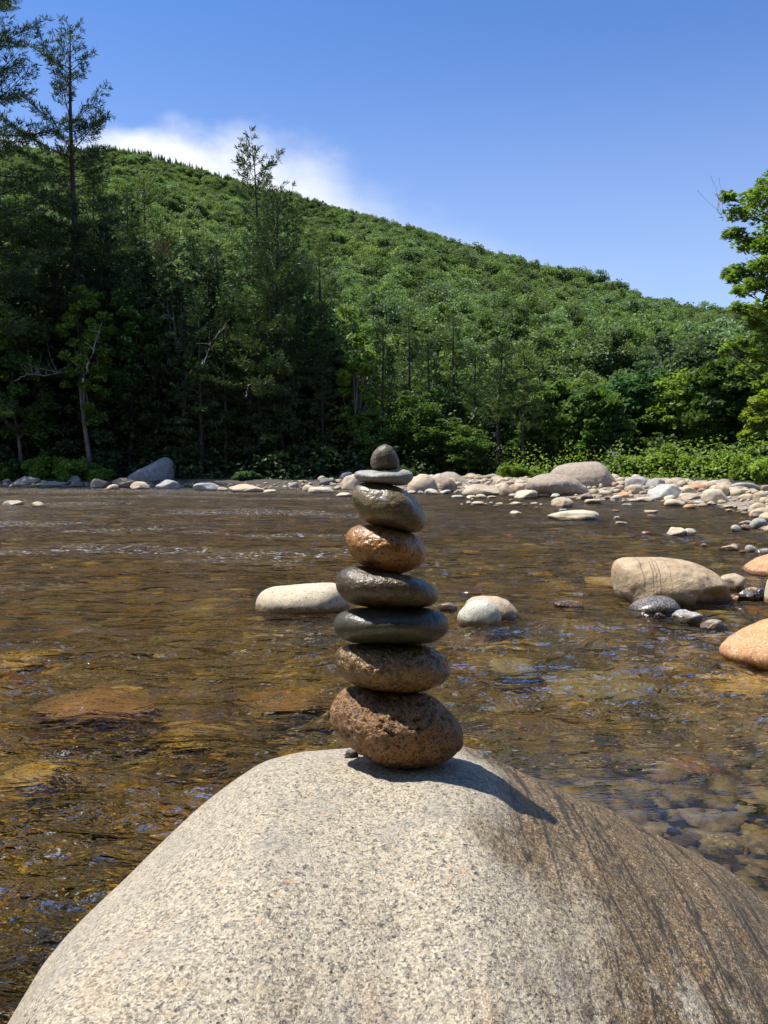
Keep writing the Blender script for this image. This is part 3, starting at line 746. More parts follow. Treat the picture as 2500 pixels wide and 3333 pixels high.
# wet-topped rock before it and its small neighbours
river_outline(zp([(888,895),(920,865),(970,835),(1040,815),(1100,812),(1150,830),(1185,870),(1180,900),(1100,915),(980,915)], 1500, 1450, 0.6028), 1996,
              M['wetgray'], 'low wet dark gray rock with a dry pale top in front of the drip-stained boulder', lvl=4, seed=5)
rock(2190, 2284, 1985, 2028, 'gray', 'small speckled gray stone in front of the drip-stained boulder, beside the wet dark rock', lvl=3)
rock(2281, 2365, 2017, 2049, 'pink', 'small pinkish brown wet stone low in the water right of the speckled gray one', lvl=3)
rock(2130, 2168, 1994, 2015, 'wetgray', 'tiny wet stone in the ripples between the wet rock and the speckled gray one')
rock(1800, 1898, 1955, 1976, 'brown', 'flat brown rock barely above the water between the paired rocks and the drip-stained boulder')
river_outline([(1512,1990),(1515,1962),(1535,1945),(1570,1940),(1620,1942),(1655,1955),(1682,1985),(1694,2010),(1690,2022),(1600,2025),(1520,2020)], 2018, M['orange'] if False else M['tan'],
              'tan rock with an orange waterline partly behind the rounded white rock', lvl=4, seed=8)
river_outline([(1487,2020),(1492,1995),(1515,1970),(1545,1955),(1585,1953),(1615,1970),(1632,2000),(1636,2030),(1600,2040),(1540,2042),(1500,2035)], 2040, M['white'],
              'rounded whitish rock in the river right of the stone stack', lvl=4, seed=9)
rock(1425, 1488, 1960, 1990, 'brown', 'small wet brown stone in the water between the stone stack and the whitish rock')
river_outline([(825,1985),(835,1950),(850,1925),(880,1912),(950,1906),(1020,1900),(1090,1898),(1120,1912),(1135,1945),(1140,1975),(1120,1995),(1000,2000),(880,1998)], 1996,
              M['cream'], 'smooth cream boulder in the river directly left of the stone stack', lvl=4, seed=4, name='boulder', dr=0.7)
river_outline([(2340,2130),(2360,2110),(2395,2080),(2440,2055),(2500,2030),(2600,2000),(2720,2010),(2780,2080),(2790,2160),(2700,2200),(2560,2200),(2450,2180),(2370,2155)], 2178, M['orange'],
              'big orange boulder sloping out of the water at the right edge', lvl=4, name='boulder', seed=6, coarse=0.02)
river_outline([(2412,1862),(2440,1838),(2480,1815),(2530,1800),(2600,1800),(2660,1830),(2680,1880),(2600,1885),(2500,1880),(2430,1872)], 1874, M['orange'],
              'orange-tan rock at the right edge behind the drip-stained boulder', lvl=4, seed=7)
rock(2336, 2430, 1867, 1921, 'tan', 'tan angular rock just right of the drip-stained boulder', lump=0.16)
rock(2402, 2470, 1920, 1957, 'wetgray', 'wet gray stone lying left of the shiny black one', lump=0.2)
river_outline([(2450,1950),(2458,1925),(2472,1911),(2488,1915),(2496,1935),(2497,1958),(2475,1962)], 1957, M['black'], 'small shiny wet black angular stone near the right edge', seed=3, lvl=3)
rock(2425, 2475, 1911, 1932, 'cream', 'small cream stone behind the wet gray and black ones')
rock(2489, 2560, 1880, 1968, 'cream', 'cream rock cut by the right edge beside the black stone')
rock(2372, 2412, 1935, 1954, 'orange', 'small bright orange stone in shallow water right of the drip-stained boulder')
# the giant split boulder on the far bank: two blocks with a crack between
river_outline([(1715,1600),(1712,1575),(1722,1560),(1755,1545),(1790,1540),(1840,1545),(1880,1562),(1915,1600),(1900,1615),(1800,1615)], 1604, M['pink'],
              'lower left block of the giant split pinkish boulder on the far bank', name='boulder', lvl=5, dr=0.7, seed=11, coarse=0.02, D=32.0, extend=0.12)
river_outline([(1790,1600),(1788,1560),(1792,1538),(1812,1518),(1850,1508),(1900,1504),(1945,1502),(1972,1520),(1995,1555),(2022,1600),(1990,1620),(1880,1620)], 1606, M['pink'],
              'tall right block of the giant split pinkish boulder, the highest rock of the far bank', name='boulder', lvl=5, dr=0.8, seed=12, coarse=0.02, D=33.6, extend=0.2)
# the shaded boulder by the left bank
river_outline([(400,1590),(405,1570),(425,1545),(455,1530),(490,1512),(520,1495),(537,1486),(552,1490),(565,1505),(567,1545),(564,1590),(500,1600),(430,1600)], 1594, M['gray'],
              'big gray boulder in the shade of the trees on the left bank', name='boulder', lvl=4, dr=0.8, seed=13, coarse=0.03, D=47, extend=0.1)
river_outline([(1320,1603),(1328,1575),(1345,1555),(1368,1542),(1392,1544),(1412,1558),(1425,1585),(1432,1603),(1400,1612),(1350,1612)], 1604, M['peach'],
              'pinkish rounded boulder just right of the stack, leftmost of the bigger far-bank rocks', name='boulder', lvl=4, seed=14)
river_outline([(1413,1590),(1418,1560),(1432,1542),(1455,1535),(1480,1537),(1500,1550),(1535,1570),(1560,1585),(1560,1600),(1500,1606),(1440,1606)], 1594, M['pink'],
              'long pinkish boulder sloping down to the right behind its rounded neighbour', name='boulder', lvl=4, seed=15, D=40.5)
R_ = [
 (7,43,1559,1577,'darkgray','small dark wet rock at the far left of the left bank'),
 (38,125,1550,1578,'gray','brown-gray rock near the left edge on the left bank'),
 (45,87,1567,1580,'tan','small tan rock in front of the brown-gray one near the left edge'),
 (120,215,1568,1581,'tan','low flat tan rock on the left bank under the ferny bush'),
 (232,273,1564,1584,'brown','small gray-brown rock on the left bank at the right end of the ferny bush'),
 (294,350,1557,1588,'pink','pinkish rock on the left bank left of the dark reddish one'),
 (347,387,1576,1593,'peach','small orange-tan rock at the water between the pinkish and dark reddish rocks'),
 (365,452,1555,1587,'brown','dark reddish brown rock on the left bank left of the shaded boulder'),
 (426,490,1567,1593,'peach','tan-pink rock at the foot of the shaded boulder, on its left'),
 (508,588,1561,1593,'gray','rounded gray rock at the water in front of the shaded boulder'),
 (633,716,1571,1597,'lightgray','pale gray rounded rock at the water right of the shaded boulder'),
 (742,863,1575,1602,'peach','low wide peach-coloured rock lying between pale gray rock and stack'),
 (708,745,1585,1598,'tan','small tan rock joining the pale gray and the wide peach rocks'),
 (858,906,1593,1604,'cream','thin flat cream rock at the right tip of the wide peach rock'),
 (983,1021,1577,1598,'cream','small upright cream rock left of the dark gray shoreline rock'),
 (1002,1087,1584,1605,'cream','low cream rock at the water left of the stone stack'),
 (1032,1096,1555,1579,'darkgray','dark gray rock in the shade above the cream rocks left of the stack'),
 (938,972,1569,1587,'gray','small gray rock at the dark left bank a little left of the upright cream one'),
 (1085,1113,1580,1593,'pink','small pink stone right of the low cream rock by the stack'),
 (1089,1147,1603,1615,'cream','flat cream stone at the waterline closest to the stack on its left'),
 (1111,1195,1540,1595,'peach','peach boulder on the far bank half hidden by the upper stack'),
 (8,75,1629,1646,'tan','low tan rock in the river at the left edge'),
 (102,147,1632,1651,'tan','small tan rock in the river, second from the left edge'),
 (390,407,1633,1642,'darkgray','tiny dark stone in the far rapids below the shaded boulder'),
 (1432,1489,1558,1602,'brown','brown broken rock squeezed between the two pinkish boulders right of the stack'),
 (1507,1626,1575,1612,'tan','smooth oblong tan boulder at the water in the middle of the far bank'),
 (1626,1680,1577,1614,'tan','knobbly tan-brown rock touching the right end of the oblong boulder'),
 (1610,1662,1570,1588,'peach','peach rock behind the knobbly tan-brown one'),
 (1660,1690,1577,1594,'orange','small orange rock behind the knobbly one, left of the giant boulder'),
 (1672,1716,1572,1600,'peach','peach rock against the left end of the giant split boulder'),
 (1381,1431,1590,1609,'cream','whitish rock at the water below the rounded pinkish boulder'),
 (1430,1470,1594,1608,'lightgray','small pale gray rock at the water right of the whitish one'),
 (1324,1357,1596,1607,'cream','small cream stone at the water by the right side of the stack'),
 (1359,1379,1597,1607,'gray','tiny gray stone between two cream ones right of the stack'),
 (1467,1513,1611,1621,'lightgray','thin pale gray slab just above water in front of the oblong boulder'),
 (1516,1548,1611,1621,'tan','thin tan stone between the pale slab and the peaked cream stone'),
 (1546,1584,1608,1622,'cream','small peaked cream stone in front of the oblong boulder'),
 (1583,1617,1613,1622,'tan','thin tan stone right of the peaked cream stone'),
 (1673,1752,1594,1623,'cream','wide cream rock at the water under the lower block of the giant boulder'),
 (1655,1690,1606,1619,'tan','small tan stone at the left end of the wide cream rock'),
 (1751,1808,1600,1618,'cream','cream rock in front of the giant split boulder, right of the wide cream one'),
 (1790,1824,1606,1622,'white','small white stone below the giant boulder and left of the pale dome rock'),
 (1830,1914,1575,1608,'lightgray','pale gray-blue dome-shaped rock in front of the giant split boulder'),
 (1795,1867,1618,1651,'tan','brown-tan rock standing alone in the river before the giant boulder'),
 (1783,1951,1660,1692,'cream','long flat cream rock in the river, the longest of the flat ones'),
 (1818,1845,1656,1668,'white','small white stone behind the left end of the long flat cream rock'),
 (2005,2042,1553,1575,'tan','small tan rock on the bank at the right foot of the giant boulder'),
 (2036,2107,1551,1592,'gray','cracked gray rock on the bank right of the giant boulder'),
 (2101,2163,1554,1588,'gray','gray rock with a brown cap touching the cracked gray one'),
 (2042,2103,1577,1607,'tan','rounded tan rock in front of the cracked gray one'),
 (2157,2217,1558,1580,'tan','tan rock below the shrubs right of the brown-capped gray one'),
 (2112,2215,1576,1625,'lightgray','large smooth pale gray boulder on the cobble beach'),
 (2236,2274,1561,1578,'pink','small pinkish rock at the back of the beach under the shrubs'),
 (2236,2311,1575,1596,'orange','orange-tan flat rock in the middle of the right beach'),
 (2205,2268,1585,1610,'cream','cream rock immediately right of the large pale gray boulder'),
 (2212,2280,1604,1627,'peach','low peach rock at the water right of the pale gray boulder'),
 (2306,2376,1577,1619,'tan','big tan boulder with a shaded right side behind the cream one'),
 (2285,2372,1592,1640,'cream','big cream boulder at the water, rightmost large one of the beach'),
 (2306,2360,1563,1580,'cream','cream rock at the back of the beach under the right shrubs'),
 (2372,2440,1590,1611,'tan','flat tan rock right of the big tan boulder'),
 (2380,2482,1570,1599,'gray','wide low gray rock on the bank at the right end of the beach'),
 (2451,2497,1602,1633,'tan','upright tan rock near the right edge of the beach'),
 (2402,2454,1606,1629,'peach','peach rock left of the upright tan one near the right edge'),
 (2475,2512,1578,1600,'pink','pinkish gray rock cut by the right edge of the beach'),
 (2434,2492,1636,1672,'peach','peach rock at the right edge, upper of the leaning group'),
 (2442,2522,1652,1687,'tan','tan rock at the right edge, middle of the leaning group'),
 (2473,2540,1668,1702,'peach','peach rock at the right edge, lowest of the leaning group'),
 (2001,2063,1600,1621,'orange','orange-tan rock in front of the rounded tan one on the beach'),
 (1950,1996,1595,1616,'tan','tan rock at the foot of the tall block of the giant boulder'),
 (2044,2082,1624,1634,'white','thin white stone at the waterline below the orange-tan beach rock'),
 (2075,2131,1617,1632,'cream','cream stone at the waterline left of the large pale gray boulder'),
 (2161,2202,1610,1629,'cream','small cream stone leaning on the front of the large pale gray boulder'),
 (2152,2231,1624,1647,'cream','low dome-shaped cream rock in the water before the pale gray boulder'),
 (2224,2264,1640,1656,'orange','orange-brown stone in the water right of the low cream dome'),
 (2257,2294,1630,1644,'lightgray','pale gray stone in the water left of the big cream boulder'),
 (1901,1958,1624,1640,'cream','flat cream stone in the water left of the tan beach, above the long flat rock'),
 (1967,2006,1613,1625,'brown','small brown stone at the beach edge near the giant boulder'),
 (1885,1933,1606,1626,'brown','dark brownish rock right of the pale dome-shaped one'),
 (2024,2061,1639,1647,'lightgray','pale bluish flat stone alone in the water before the beach'),
 (2095,2141,1661,1671,'peach','flat peach stone in the river, further of a pair'),
 (2107,2137,1675,1683,'peach','flat peach stone in the river, nearer of a pair'),
 (1989,2016,1659,1666,'cream','thin cream stone right of the long flat cream rock, furthest of three in a line'),
 (1996,2018,1680,1690,'white','small white stone right of the long flat cream rock, middle of three in a line'),
 (1996,2043,1697,1706,'cream','thin cream stone right of the long flat cream rock, nearest of three in a line'),
 (2355,2396,1644,1652,'peach','thin peach stone in the water before the big cream boulder'),
 (2361,2384,1657,1665,'peach','tiny peach stone just in front of the thin peach one'),
 (2404,2450,1694,1710,'tan','low tan stone by the right edge behind the white egg-like stone'),
 (2412,2440,1706,1725,'brown','small brown stone between the white one and the gray-brown rock'),
 (2377,2413,1708,1731,'white','white egg-like stone near the right edge'),
 (2439,2497,1685,1721,'gray','gray-brown angular rock near the right edge'),
 (2470,2530,1712,1728,'brown','flat brown stone cut by the right edge under the gray-brown rock'),
 (2163,2234,1716,1744,'peach','rounded peach-tan rock in the river beside a white one'),
 (2218,2264,1719,1741,'white','white rock touching the peach-tan one in the river'),
 (2087,2119,1729,1740,'orange','small orange stone low in the water left of the peach-tan rock'),
 (2281,2304,1769,1782,'brown','small round brown stone alone in the river behind the drip-stained boulder'),
 (2342,2403,1774,1792,'peach','long low peach stone in the river near the right edge'),
 (2374,2402,1770,1786,'cream','small cream stone on the far side of the long low peach one'),
 (2404,2427,1790,1800,'orange','tiny red-orange stone between the long peach and the speckled tan stones'),
 (2424,2468,1773,1798,'gray','speckled tan-gray egg-like stone near the right edge'),
 (2461,2512,1785,1804,'gray','flat gray stone cut by the right edge next to the speckled one'),
 (1657,1703,1662,1675,'cream','flat cream stone in the river left of the long flat cream rock'),
 (1105,1150,1535,1560,'gray','gray rock glimpsed behind the flat stacked stone on the far bank'),
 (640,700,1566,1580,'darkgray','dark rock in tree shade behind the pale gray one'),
 (215,262,1548,1570,'gray','gray rock half buried in the ferny bush on the left bank'),
]
for i, (x0, x1, yt, yb, mt, lab) in enumerate(R_):
    big = (x1 - x0) > 60
    rock(x0, x1, yt, yb, mt, lab, lvl=3 if big else 2, p=2.2 + (i % 4) * 0.18, lump=0.09 + 0.02 * (i % 3), dr=0.7 + 0.06 * (i % 4))
small = [(1497,1512,1639,1645,'peach'),(1514,1541,1629,1641,'gray'),(1532,1576,1631,1644,'cream'),(1590,1606,1633,1642,'white'),(1612,1639,1635,1647,'peach'),
         (1655,1701,1633,1644,'cream'),(1726,1751,1634,1643,'cream'),(1753,1768,1639,1645,'peach'),(1740,1750,1651,1656,'white'),(1575,1590,1637,1643,'tan'),(1605,1620,1644,1650,'tan'),
         (1700,1716,1640,1645,'tan'),(1530,1545,1622,1628,'cream'),(1655,1670,1625,1630,'cream')]
for (x0, x1, yt, yb, mt) in small:
    rock(x0, x1, yt, yb, mt, 'small pale stone barely above the water before the middle of the far bank', group='small stones breaking the water', name='river_stone', lvl=2)

# cobbles filling the beach between the boulders, nobody would count them
def scatter_stones(pts, sizes, lvl, squash=0.6, sink=0.25, seed=0, vary=0.25):
    r_ = np.random.default_rng(seed)
    V, F = ico(lvl); out = []
    n = len(pts)
    sc = sizes[:, None] * np.stack([1 + vary * r_.normal(size=n) * 0.7, 0.75 + 0.15 * r_.random(n), squash * (0.7 + 0.5 * r_.random(n))], 1)
    a = r_.random(n) * 6.283
    base = []
    for k in range(10):
        nz_ = 1 + 0.18 * fbm(V[:, 0] * 1.2 + k * 5, V[:, 1] * 1.2, V[:, 2] * 1.2, 2)
        W = V / (np.abs(V) ** 2.4).sum(1)[:, None] ** (1 / 2.4)
        for _ in range(4):
            pn_ = r_.normal(size=3); pn_ /= np.linalg.norm(pn_); ex = W @ pn_ - r_.uniform(0.62, 0.86)
            W = W - pn_ * (np.where(ex > 0, ex, 0) * 0.9)[:, None]
        base.append(W * nz_[:, None])
    base = np.array(base)[r_.integers(0, 10, n)]
    W = base * sc[:, None]
    x = W[..., 0] * np.cos(a)[:, None] - W[..., 1] * np.sin(a)[:, None]
    y = W[..., 0] * np.sin(a)[:, None] + W[..., 1] * np.cos(a)[:, None]
    P = np.stack([x, y, W[..., 2]], -1) + pts[:, None]
    P[..., 2] += (sc[:, 2] * (0.5 - sink))[:, None]
    FF = F[None] + (np.arange(n) * len(V))[:, None, None]
    return P.reshape(-1, 3), FF.reshape(-1, 3)

def island_rock_material(name, stops, scale=14, grain=180, rough=0.75, wet=True, sat=1.0):
    m_, t = new_mat(name)
    geo = t.n('ShaderNodeNewGeometry'); pos = geo.outputs['Position']
    oi = t.n('ShaderNodeObjectInfo').outputs['Random']
    ri = t.m('FRACT', t.m('ADD', geo.outputs['Random Per Island'], t.m('MULTIPLY', oi, 5.17)))
    col = t.ramp(ri, stops, 'CONSTANT' if 'golden' in name else 'LINEAR')
    n1 = t.noise(pos, scale, 4, 0.6)
    col = t.mix(t.ss(n1, 0.3, 0.7), t.mix(1.0, col, (0.72, 0.7, 0.66), 'MULTIPLY'), col)
    g = t.n('ShaderNodeSeparateColor', ins={0: t.n('ShaderNodeTexVoronoi', ins={'Vector': pos, 'Scale': grain}).outputs['Color']}).outputs[0]
    col = t.mix(t.ss(g, 0.85, 0.92, 0, 0.5), col, (0.05, 0.045, 0.04))
    if not wet:
        sxy = t.n('ShaderNodeSeparateXYZ', ins={0: pos})
        cf = t.m('MULTIPLY', t.ss(sxy.outputs[0], 0.1, 1.0), t.ss(sxy.outputs[1], 6.5, 4.0))
        bw = t.n('ShaderNodeRGBToBW', ins={0: col}).outputs[0]
        gr = t.n('ShaderNodeCombineColor', ins={0: bw, 1: bw, 2: bw}).outputs[0]
        col = t.mix(t.m('MULTIPLY', cf, 0.7), col, t.mix(1.0, gr, (0.90, 0.82, 0.80), 'MULTIPLY'))
        col = t.mix(1.0, col, (0.55, 0.55, 0.55), 'MULTIPLY')
    r = rough
    if wet:
        zz = t.n('ShaderNodeSeparateXYZ', ins={0: pos}).outputs[2]
        wf = t.ss(zz, 0.06, 0.01)
        col = t.mix(wf, col, t.mix(1.0, col, (0.5, 0.42, 0.3), 'MULTIPLY'))
    bs = t.n('ShaderNodeBsdfPrincipled', ins={'Base Color': col, 'Roughness': r, 'Normal': t.bump(t.noise(pos, 40, 4, 0.6), 0.3, 0.008)})
    t.t.links.new(bs.outputs[0], t.n('ShaderNodeOutputMaterial').inputs[0])
    return m_
M['cobble'] = island_rock_material('beach_cobbles', [(0, (0.44, 0.36, 0.23)), (0.3, (0.55, 0.46, 0.31)), (0.5, (0.40, 0.29, 0.18)), (0.62, (0.34, 0.31, 0.26)), (0.8, (0.56, 0.43, 0.29)), (1, (0.62, 0.58, 0.48))])
r_ = np.random.default_rng(21)
n = 90000
cx = r_.uniform(-26, 13, n); cyy = r_.uniform(11, 50, n)
s = water_sd(cx, cyy)
width = np.interp(cx, [-26, -6, -2, 3, 8, 12], [1.6, 1.6, 3.5, 6.5, 8.0, 8.0])
keep = (s > -0.5) & (s < width) & (np.abs(cx) < 0.62 * cyy)
cx, cyy, s = cx[keep], cyy[keep], s[keep]
k = r_.permutation(len(cx))[:2400]
cx, cyy, s = cx[k], cyy[k], s[k]
sz = (0.05 + 0.17 * r_.random(len(cx)) ** 2.4 + 0.16 * (r_.random(len(cx)) < 0.14)) * (0.55 + 0.45 * sstep(s, 0.3, 4))
cz = np.where(s > 0, H(cx, cyy), -0.03)
P, F = scatter_stones(np.stack([cx, cyy, cz], 1), sz, 1, 0.62, 0.15, 5)
link('cobbles', mesh_np('cobbles', [(P, F)], M['cobble']), kind='stuff')
# near-shore bits under the right bank, seen from the side
# ---- stones on the riverbed
M['bedstone'] = island_rock_material('riverbed_stones', [(0, (0.20, 0.15, 0.06)), (0.2, (0.56, 0.42, 0.15)), (0.38, (0.16, 0.16, 0.13)), (0.52, (0.55, 0.44, 0.22)), (0.66, (0.26, 0.28, 0.25)),
                                     (0.78, (0.46, 0.25, 0.14)), (0.9, (0.56, 0.50, 0.36)), (1, (0.16, 0.12, 0.06))], wet=False, rough=0.6)
n = 26000
D_ = 1.3 * np.exp(r_.random(n) * math.log(16 / 1.3)); a_ = r_.uniform(-0.56, 0.56, n)
bx_, by_ = a_ * D_, D_
sz = (0.022 + 0.05 * r_.random(n) ** 2.5) * (0.85 + D_ * 0.16)
ok = water_sd(bx_, by_) < 0.4
rd_at = np.interp(a_, A_, ridge_r)
ok &= by_ > rd_at + 0.15
bx_, by_, sz = bx_[ok], by_[ok], sz[ok]
keep = r_.random(len(bx_)) < 0.36
bx_, by_, sz = bx_[keep], by_[keep], sz[keep]
bz_ = BED(bx_, by_)
near = (bx_ > 0.35) & (by_ < 3.6)
sz = np.where(near, sz * 0.72, sz)
apparent = sz / np.hypot(bx_, by_) * np.where(near, 1.0, 0.35)
order = np.argsort(-apparent)
ind, rest = order[:280], order[280:4700]
P, F = scatter_stones(np.stack([bx_, by_, bz_], 1)[rest], sz[rest], 1, 0.55, 0.35, 8)
bs_o = link('bed_stones', mesh_np('bed_stones', [(P, F)], M['bedstone']), parent=bed, kind='stuff')
bs_o.cycles.is_caustics_receiver = True
smesh = [stone_mesh('stone', (1, 0.74, 0.5), M['bedstone'], 3.3 + k, 2, 2.3, 0.13) for k in range(8)]
for k, i in enumerate(ind):
    o = link('stone', smesh[k % 8], parent=bed)
    o.cycles.is_caustics_receiver = True
    s_ = sz[i] * 1.12
    o.location = (bx_[i], by_[i], bz_[i] + s_ * 0.12); o.rotation_euler = (r_.normal() * 0.12, r_.normal() * 0.12, r_.random() * 6.28)
    o.scale = (s_ * (1 + 0.25 * r_.random()), s_, s_ * (0.7 + 0.6 * r_.random()))
# bigger cobbles scattered over the deeper bed, golden, rusty and pale
rb_ = np.random.default_rng(31)
nb_ = 2600
Db = 2.0 * np.exp(rb_.random(nb_) * math.log(26 / 2.0)); ab = rb_.uniform(-0.56, 0.50, nb_)
xq, yq = ab * Db, Db
okb = (water_sd(xq, yq) < -0.3) & ((xq < 0.5) | (yq > 4.5)) & (yq > np.interp(ab, A_, ridge_r) + 0.4)
xq, yq = xq[okb], yq[okb]
szb = (0.05 + 0.13 * rb_.random(len(xq)) ** 2) * (0.8 + 0.03 * yq)
P, F = scatter_stones(np.stack([xq, yq, BED(xq, yq)], 1), szb, 1, 0.5, 0.25, 18)
M['goldstone'] = island_rock_material('golden_bed_cobbles', [(0, (0.10, 0.07, 0.02)), (0.30, (0.56, 0.37, 0.08)), (0.45, (0.10, 0.085, 0.035)), (0.60, (0.74, 0.52, 0.13)), (0.70, (0.09, 0.07, 0.03)), (0.82, (0.48, 0.20, 0.06)), (0.9, (0.66, 0.56, 0.30)), (1, (0.34, 0.24, 0.07))], wet=False, rough=0.6)
gb = link('bed_cobbles', mesh_np('bed_cobbles', [(P, F)], M['goldstone']), parent=bed, kind='stuff')
gb.cycles.is_caustics_receiver = True
# larger sunken rocks that show through the surface
def sunken(pxc, pyc, wpx, hpx, depth, mat, label, rz=0.0, up=0.12):
    r = ray(pxc, pyc); D = (CAM_H + depth) / -r[2]
    a = wpx / 2 / FPX * D
    b = hpx / 2 / FPX * D / (-r[2])
    me = stone_mesh('sunken_rock', (a, b, up), M[mat], pxc * 0.01, 4, 2.5, 0.12, up=up * 0.9, low=0.3)
    o = link('sunken_rock', me, loc=(r[0] * D, D, -depth - up * 0.9), label=label, category='rock')
    o.rotation_euler = (0, 0, rz); o.cycles.is_caustics_receiver = True
M['sunkred'] = rock_material('submerged_red_rock', (0.15, 0.08, 0.04), (0.27, 0.14, 0.06), speck_amt=0.1, wet=False)
M['sunkgold'] = rock_material('submerged_golden_rock', (0.34, 0.24, 0.08), (0.44, 0.32, 0.13), speck_amt=0.1, wet=False)
M['sunkgray'] = rock_material('submerged_gray_rock', (0.16, 0.15, 0.12), (0.26, 0.24, 0.18), speck_amt=0.1, wet=False)
sunken(330, 2300, 400, 75, 0.07, 'sunkred', 'long reddish slab just under the water on the left', rz=0.25)
sunken(930, 2320, 260, 55, 0.14, 'sunkred', 'reddish rock under the water just left of the bottom of the stack')
sunken(110, 2560, 220, 80, 0.16, 'sunkgold', 'golden rock under the water at the left edge, lower one')
sunken(90, 2180, 220, 50, 0.15, 'sunkgold', 'golden-orange rock under the water at the left edge, upper one')
sunken(620, 2440, 200, 60, 0.18, 'sunkgold', 'golden rock under the water between the slab and the granite boulder')
sunken(1950, 2250, 330, 90, 0.10, 'sunkgray', 'large blue-gray rock under calm water right of the stack')
sunken(1650, 2180, 220, 55, 0.08, 'sunkgray', 'gray rock under the water behind the lower stack on its right')
sunken(2360, 2795, 150, 75, 0.12, 'sunkgray', 'flat gray stone under clear water right of the granite boulder')
sunken(2270, 2520, 150, 80, 0.10, 'sunkred', 'reddish round stone under clear water near the right edge')
sunken(2010, 1900, 0.1 + 200, 28, 0.05, 'sunkgold', 'yellowish flat stone under the water left of the drip-stained boulder')
sunken(2420, 2250, 260, 60, 0.10, 'sunkgold', 'tan shelf of rock under the water before the big orange boulder')

# ------------------------------------------------------------------ vegetation
def leaf_quads(C, size, r_, up=0.6, elong=1.5, droop=0.0):
    """one small four-cornered leaf (cluster) per centre"""
    n = len(C)
    N = r_.normal(size=(n, 3)); N[:, 2] = np.abs(N[:, 2]) + up; N /= np.linalg.norm(N, axis=1)[:, None]
    A = np.cross(N, r_.normal(size=(n, 3))); A /= np.linalg.norm(A, axis=1)[:, None] + 1e-9
    B = np.cross(N, A)
    s = (np.asarray(size) * (0.6 + 0.8 * r_.random(n)))[:, None]
    V = np.stack([C - A * s * elong * 0.5, C + B * s * 0.5 - N * s * 0.08, C + A * s * elong * 0.5 - N * s * droop, C - B * s * 0.5 - N * s * 0.08], 1)
    return V.reshape(-1, 3), np.arange(4 * n).reshape(n, 4)

def star_leaves(C, size, r_):
    """lobed leaves (five pointed triangles each) for near foliage"""
    n = len(C)
    N = r_.normal(size=(n, 3)) * 0.6; N[:, 2] = np.abs(N[:, 2]) + 0.7; N /= np.linalg.norm(N, axis=1)[:, None]
    A = np.cross(N, r_.normal(size=(n, 3))); A /= np.linalg.norm(A, axis=1)[:, None] + 1e-9
    B = np.cross(N, A)
    s = (size * (0.6 + 0.8 * r_.random(n)))[:, None]
    Vs, Fs = [], []
    lobes = [(-1.15, 0.75), (-0.6, 0.95), (0, 1.1), (0.6, 0.95), (1.15, 0.75)]
    P = [C - A * s * 0.3]
    for a, l in lobes:
        P.append(C + (A * math.cos(a) + B * math.sin(a)) * s * l * 0.6 - N * s * 0.12)
    for a in (-0.9, -0.3, 0.3, 0.9):
        P.append(C + (A * math.cos(a) + B * math.sin(a)) * s * 0.28)
    V = np.stack(P, 1)
    T = np.array([[0, 1, 6], [0, 6, 2], [0, 2, 7], [0, 7, 3], [0, 3, 8], [0, 8, 4], [0, 4, 9], [0, 9, 5]])
    F = (np.arange(n) * 10)[:, None, None] + T[None]
    return V.reshape(-1, 3), F.reshape(-1, 3)

def needle_tufts(C, Dr, length, r_, k=5, spread=0.75, width=0.16):
    n = len(C)
    C = np.repeat(C, k, 0); Dr = np.repeat(Dr, k, 0)
    T = Dr + spread * r_.normal(size=(n * k, 3)); T /= np.linalg.norm(T, axis=1)[:, None]
    S_ = np.cross(T, r_.normal(size=T.shape)); S_ /= np.linalg.norm(S_, axis=1)[:, None] + 1e-9
    L = (length * (0.6 + 0.7 * r_.random(n * k)))[:, None]
    w_ = L * width
    V = np.stack([C - S_ * w_ * 0.3, C + T * L * 0.55 - S_ * w_, C + T * L, C + T * L * 0.55 + S_ * w_], 1)
    return V.reshape(-1, 3), np.arange(4 * n * k).reshape(-1, 4)

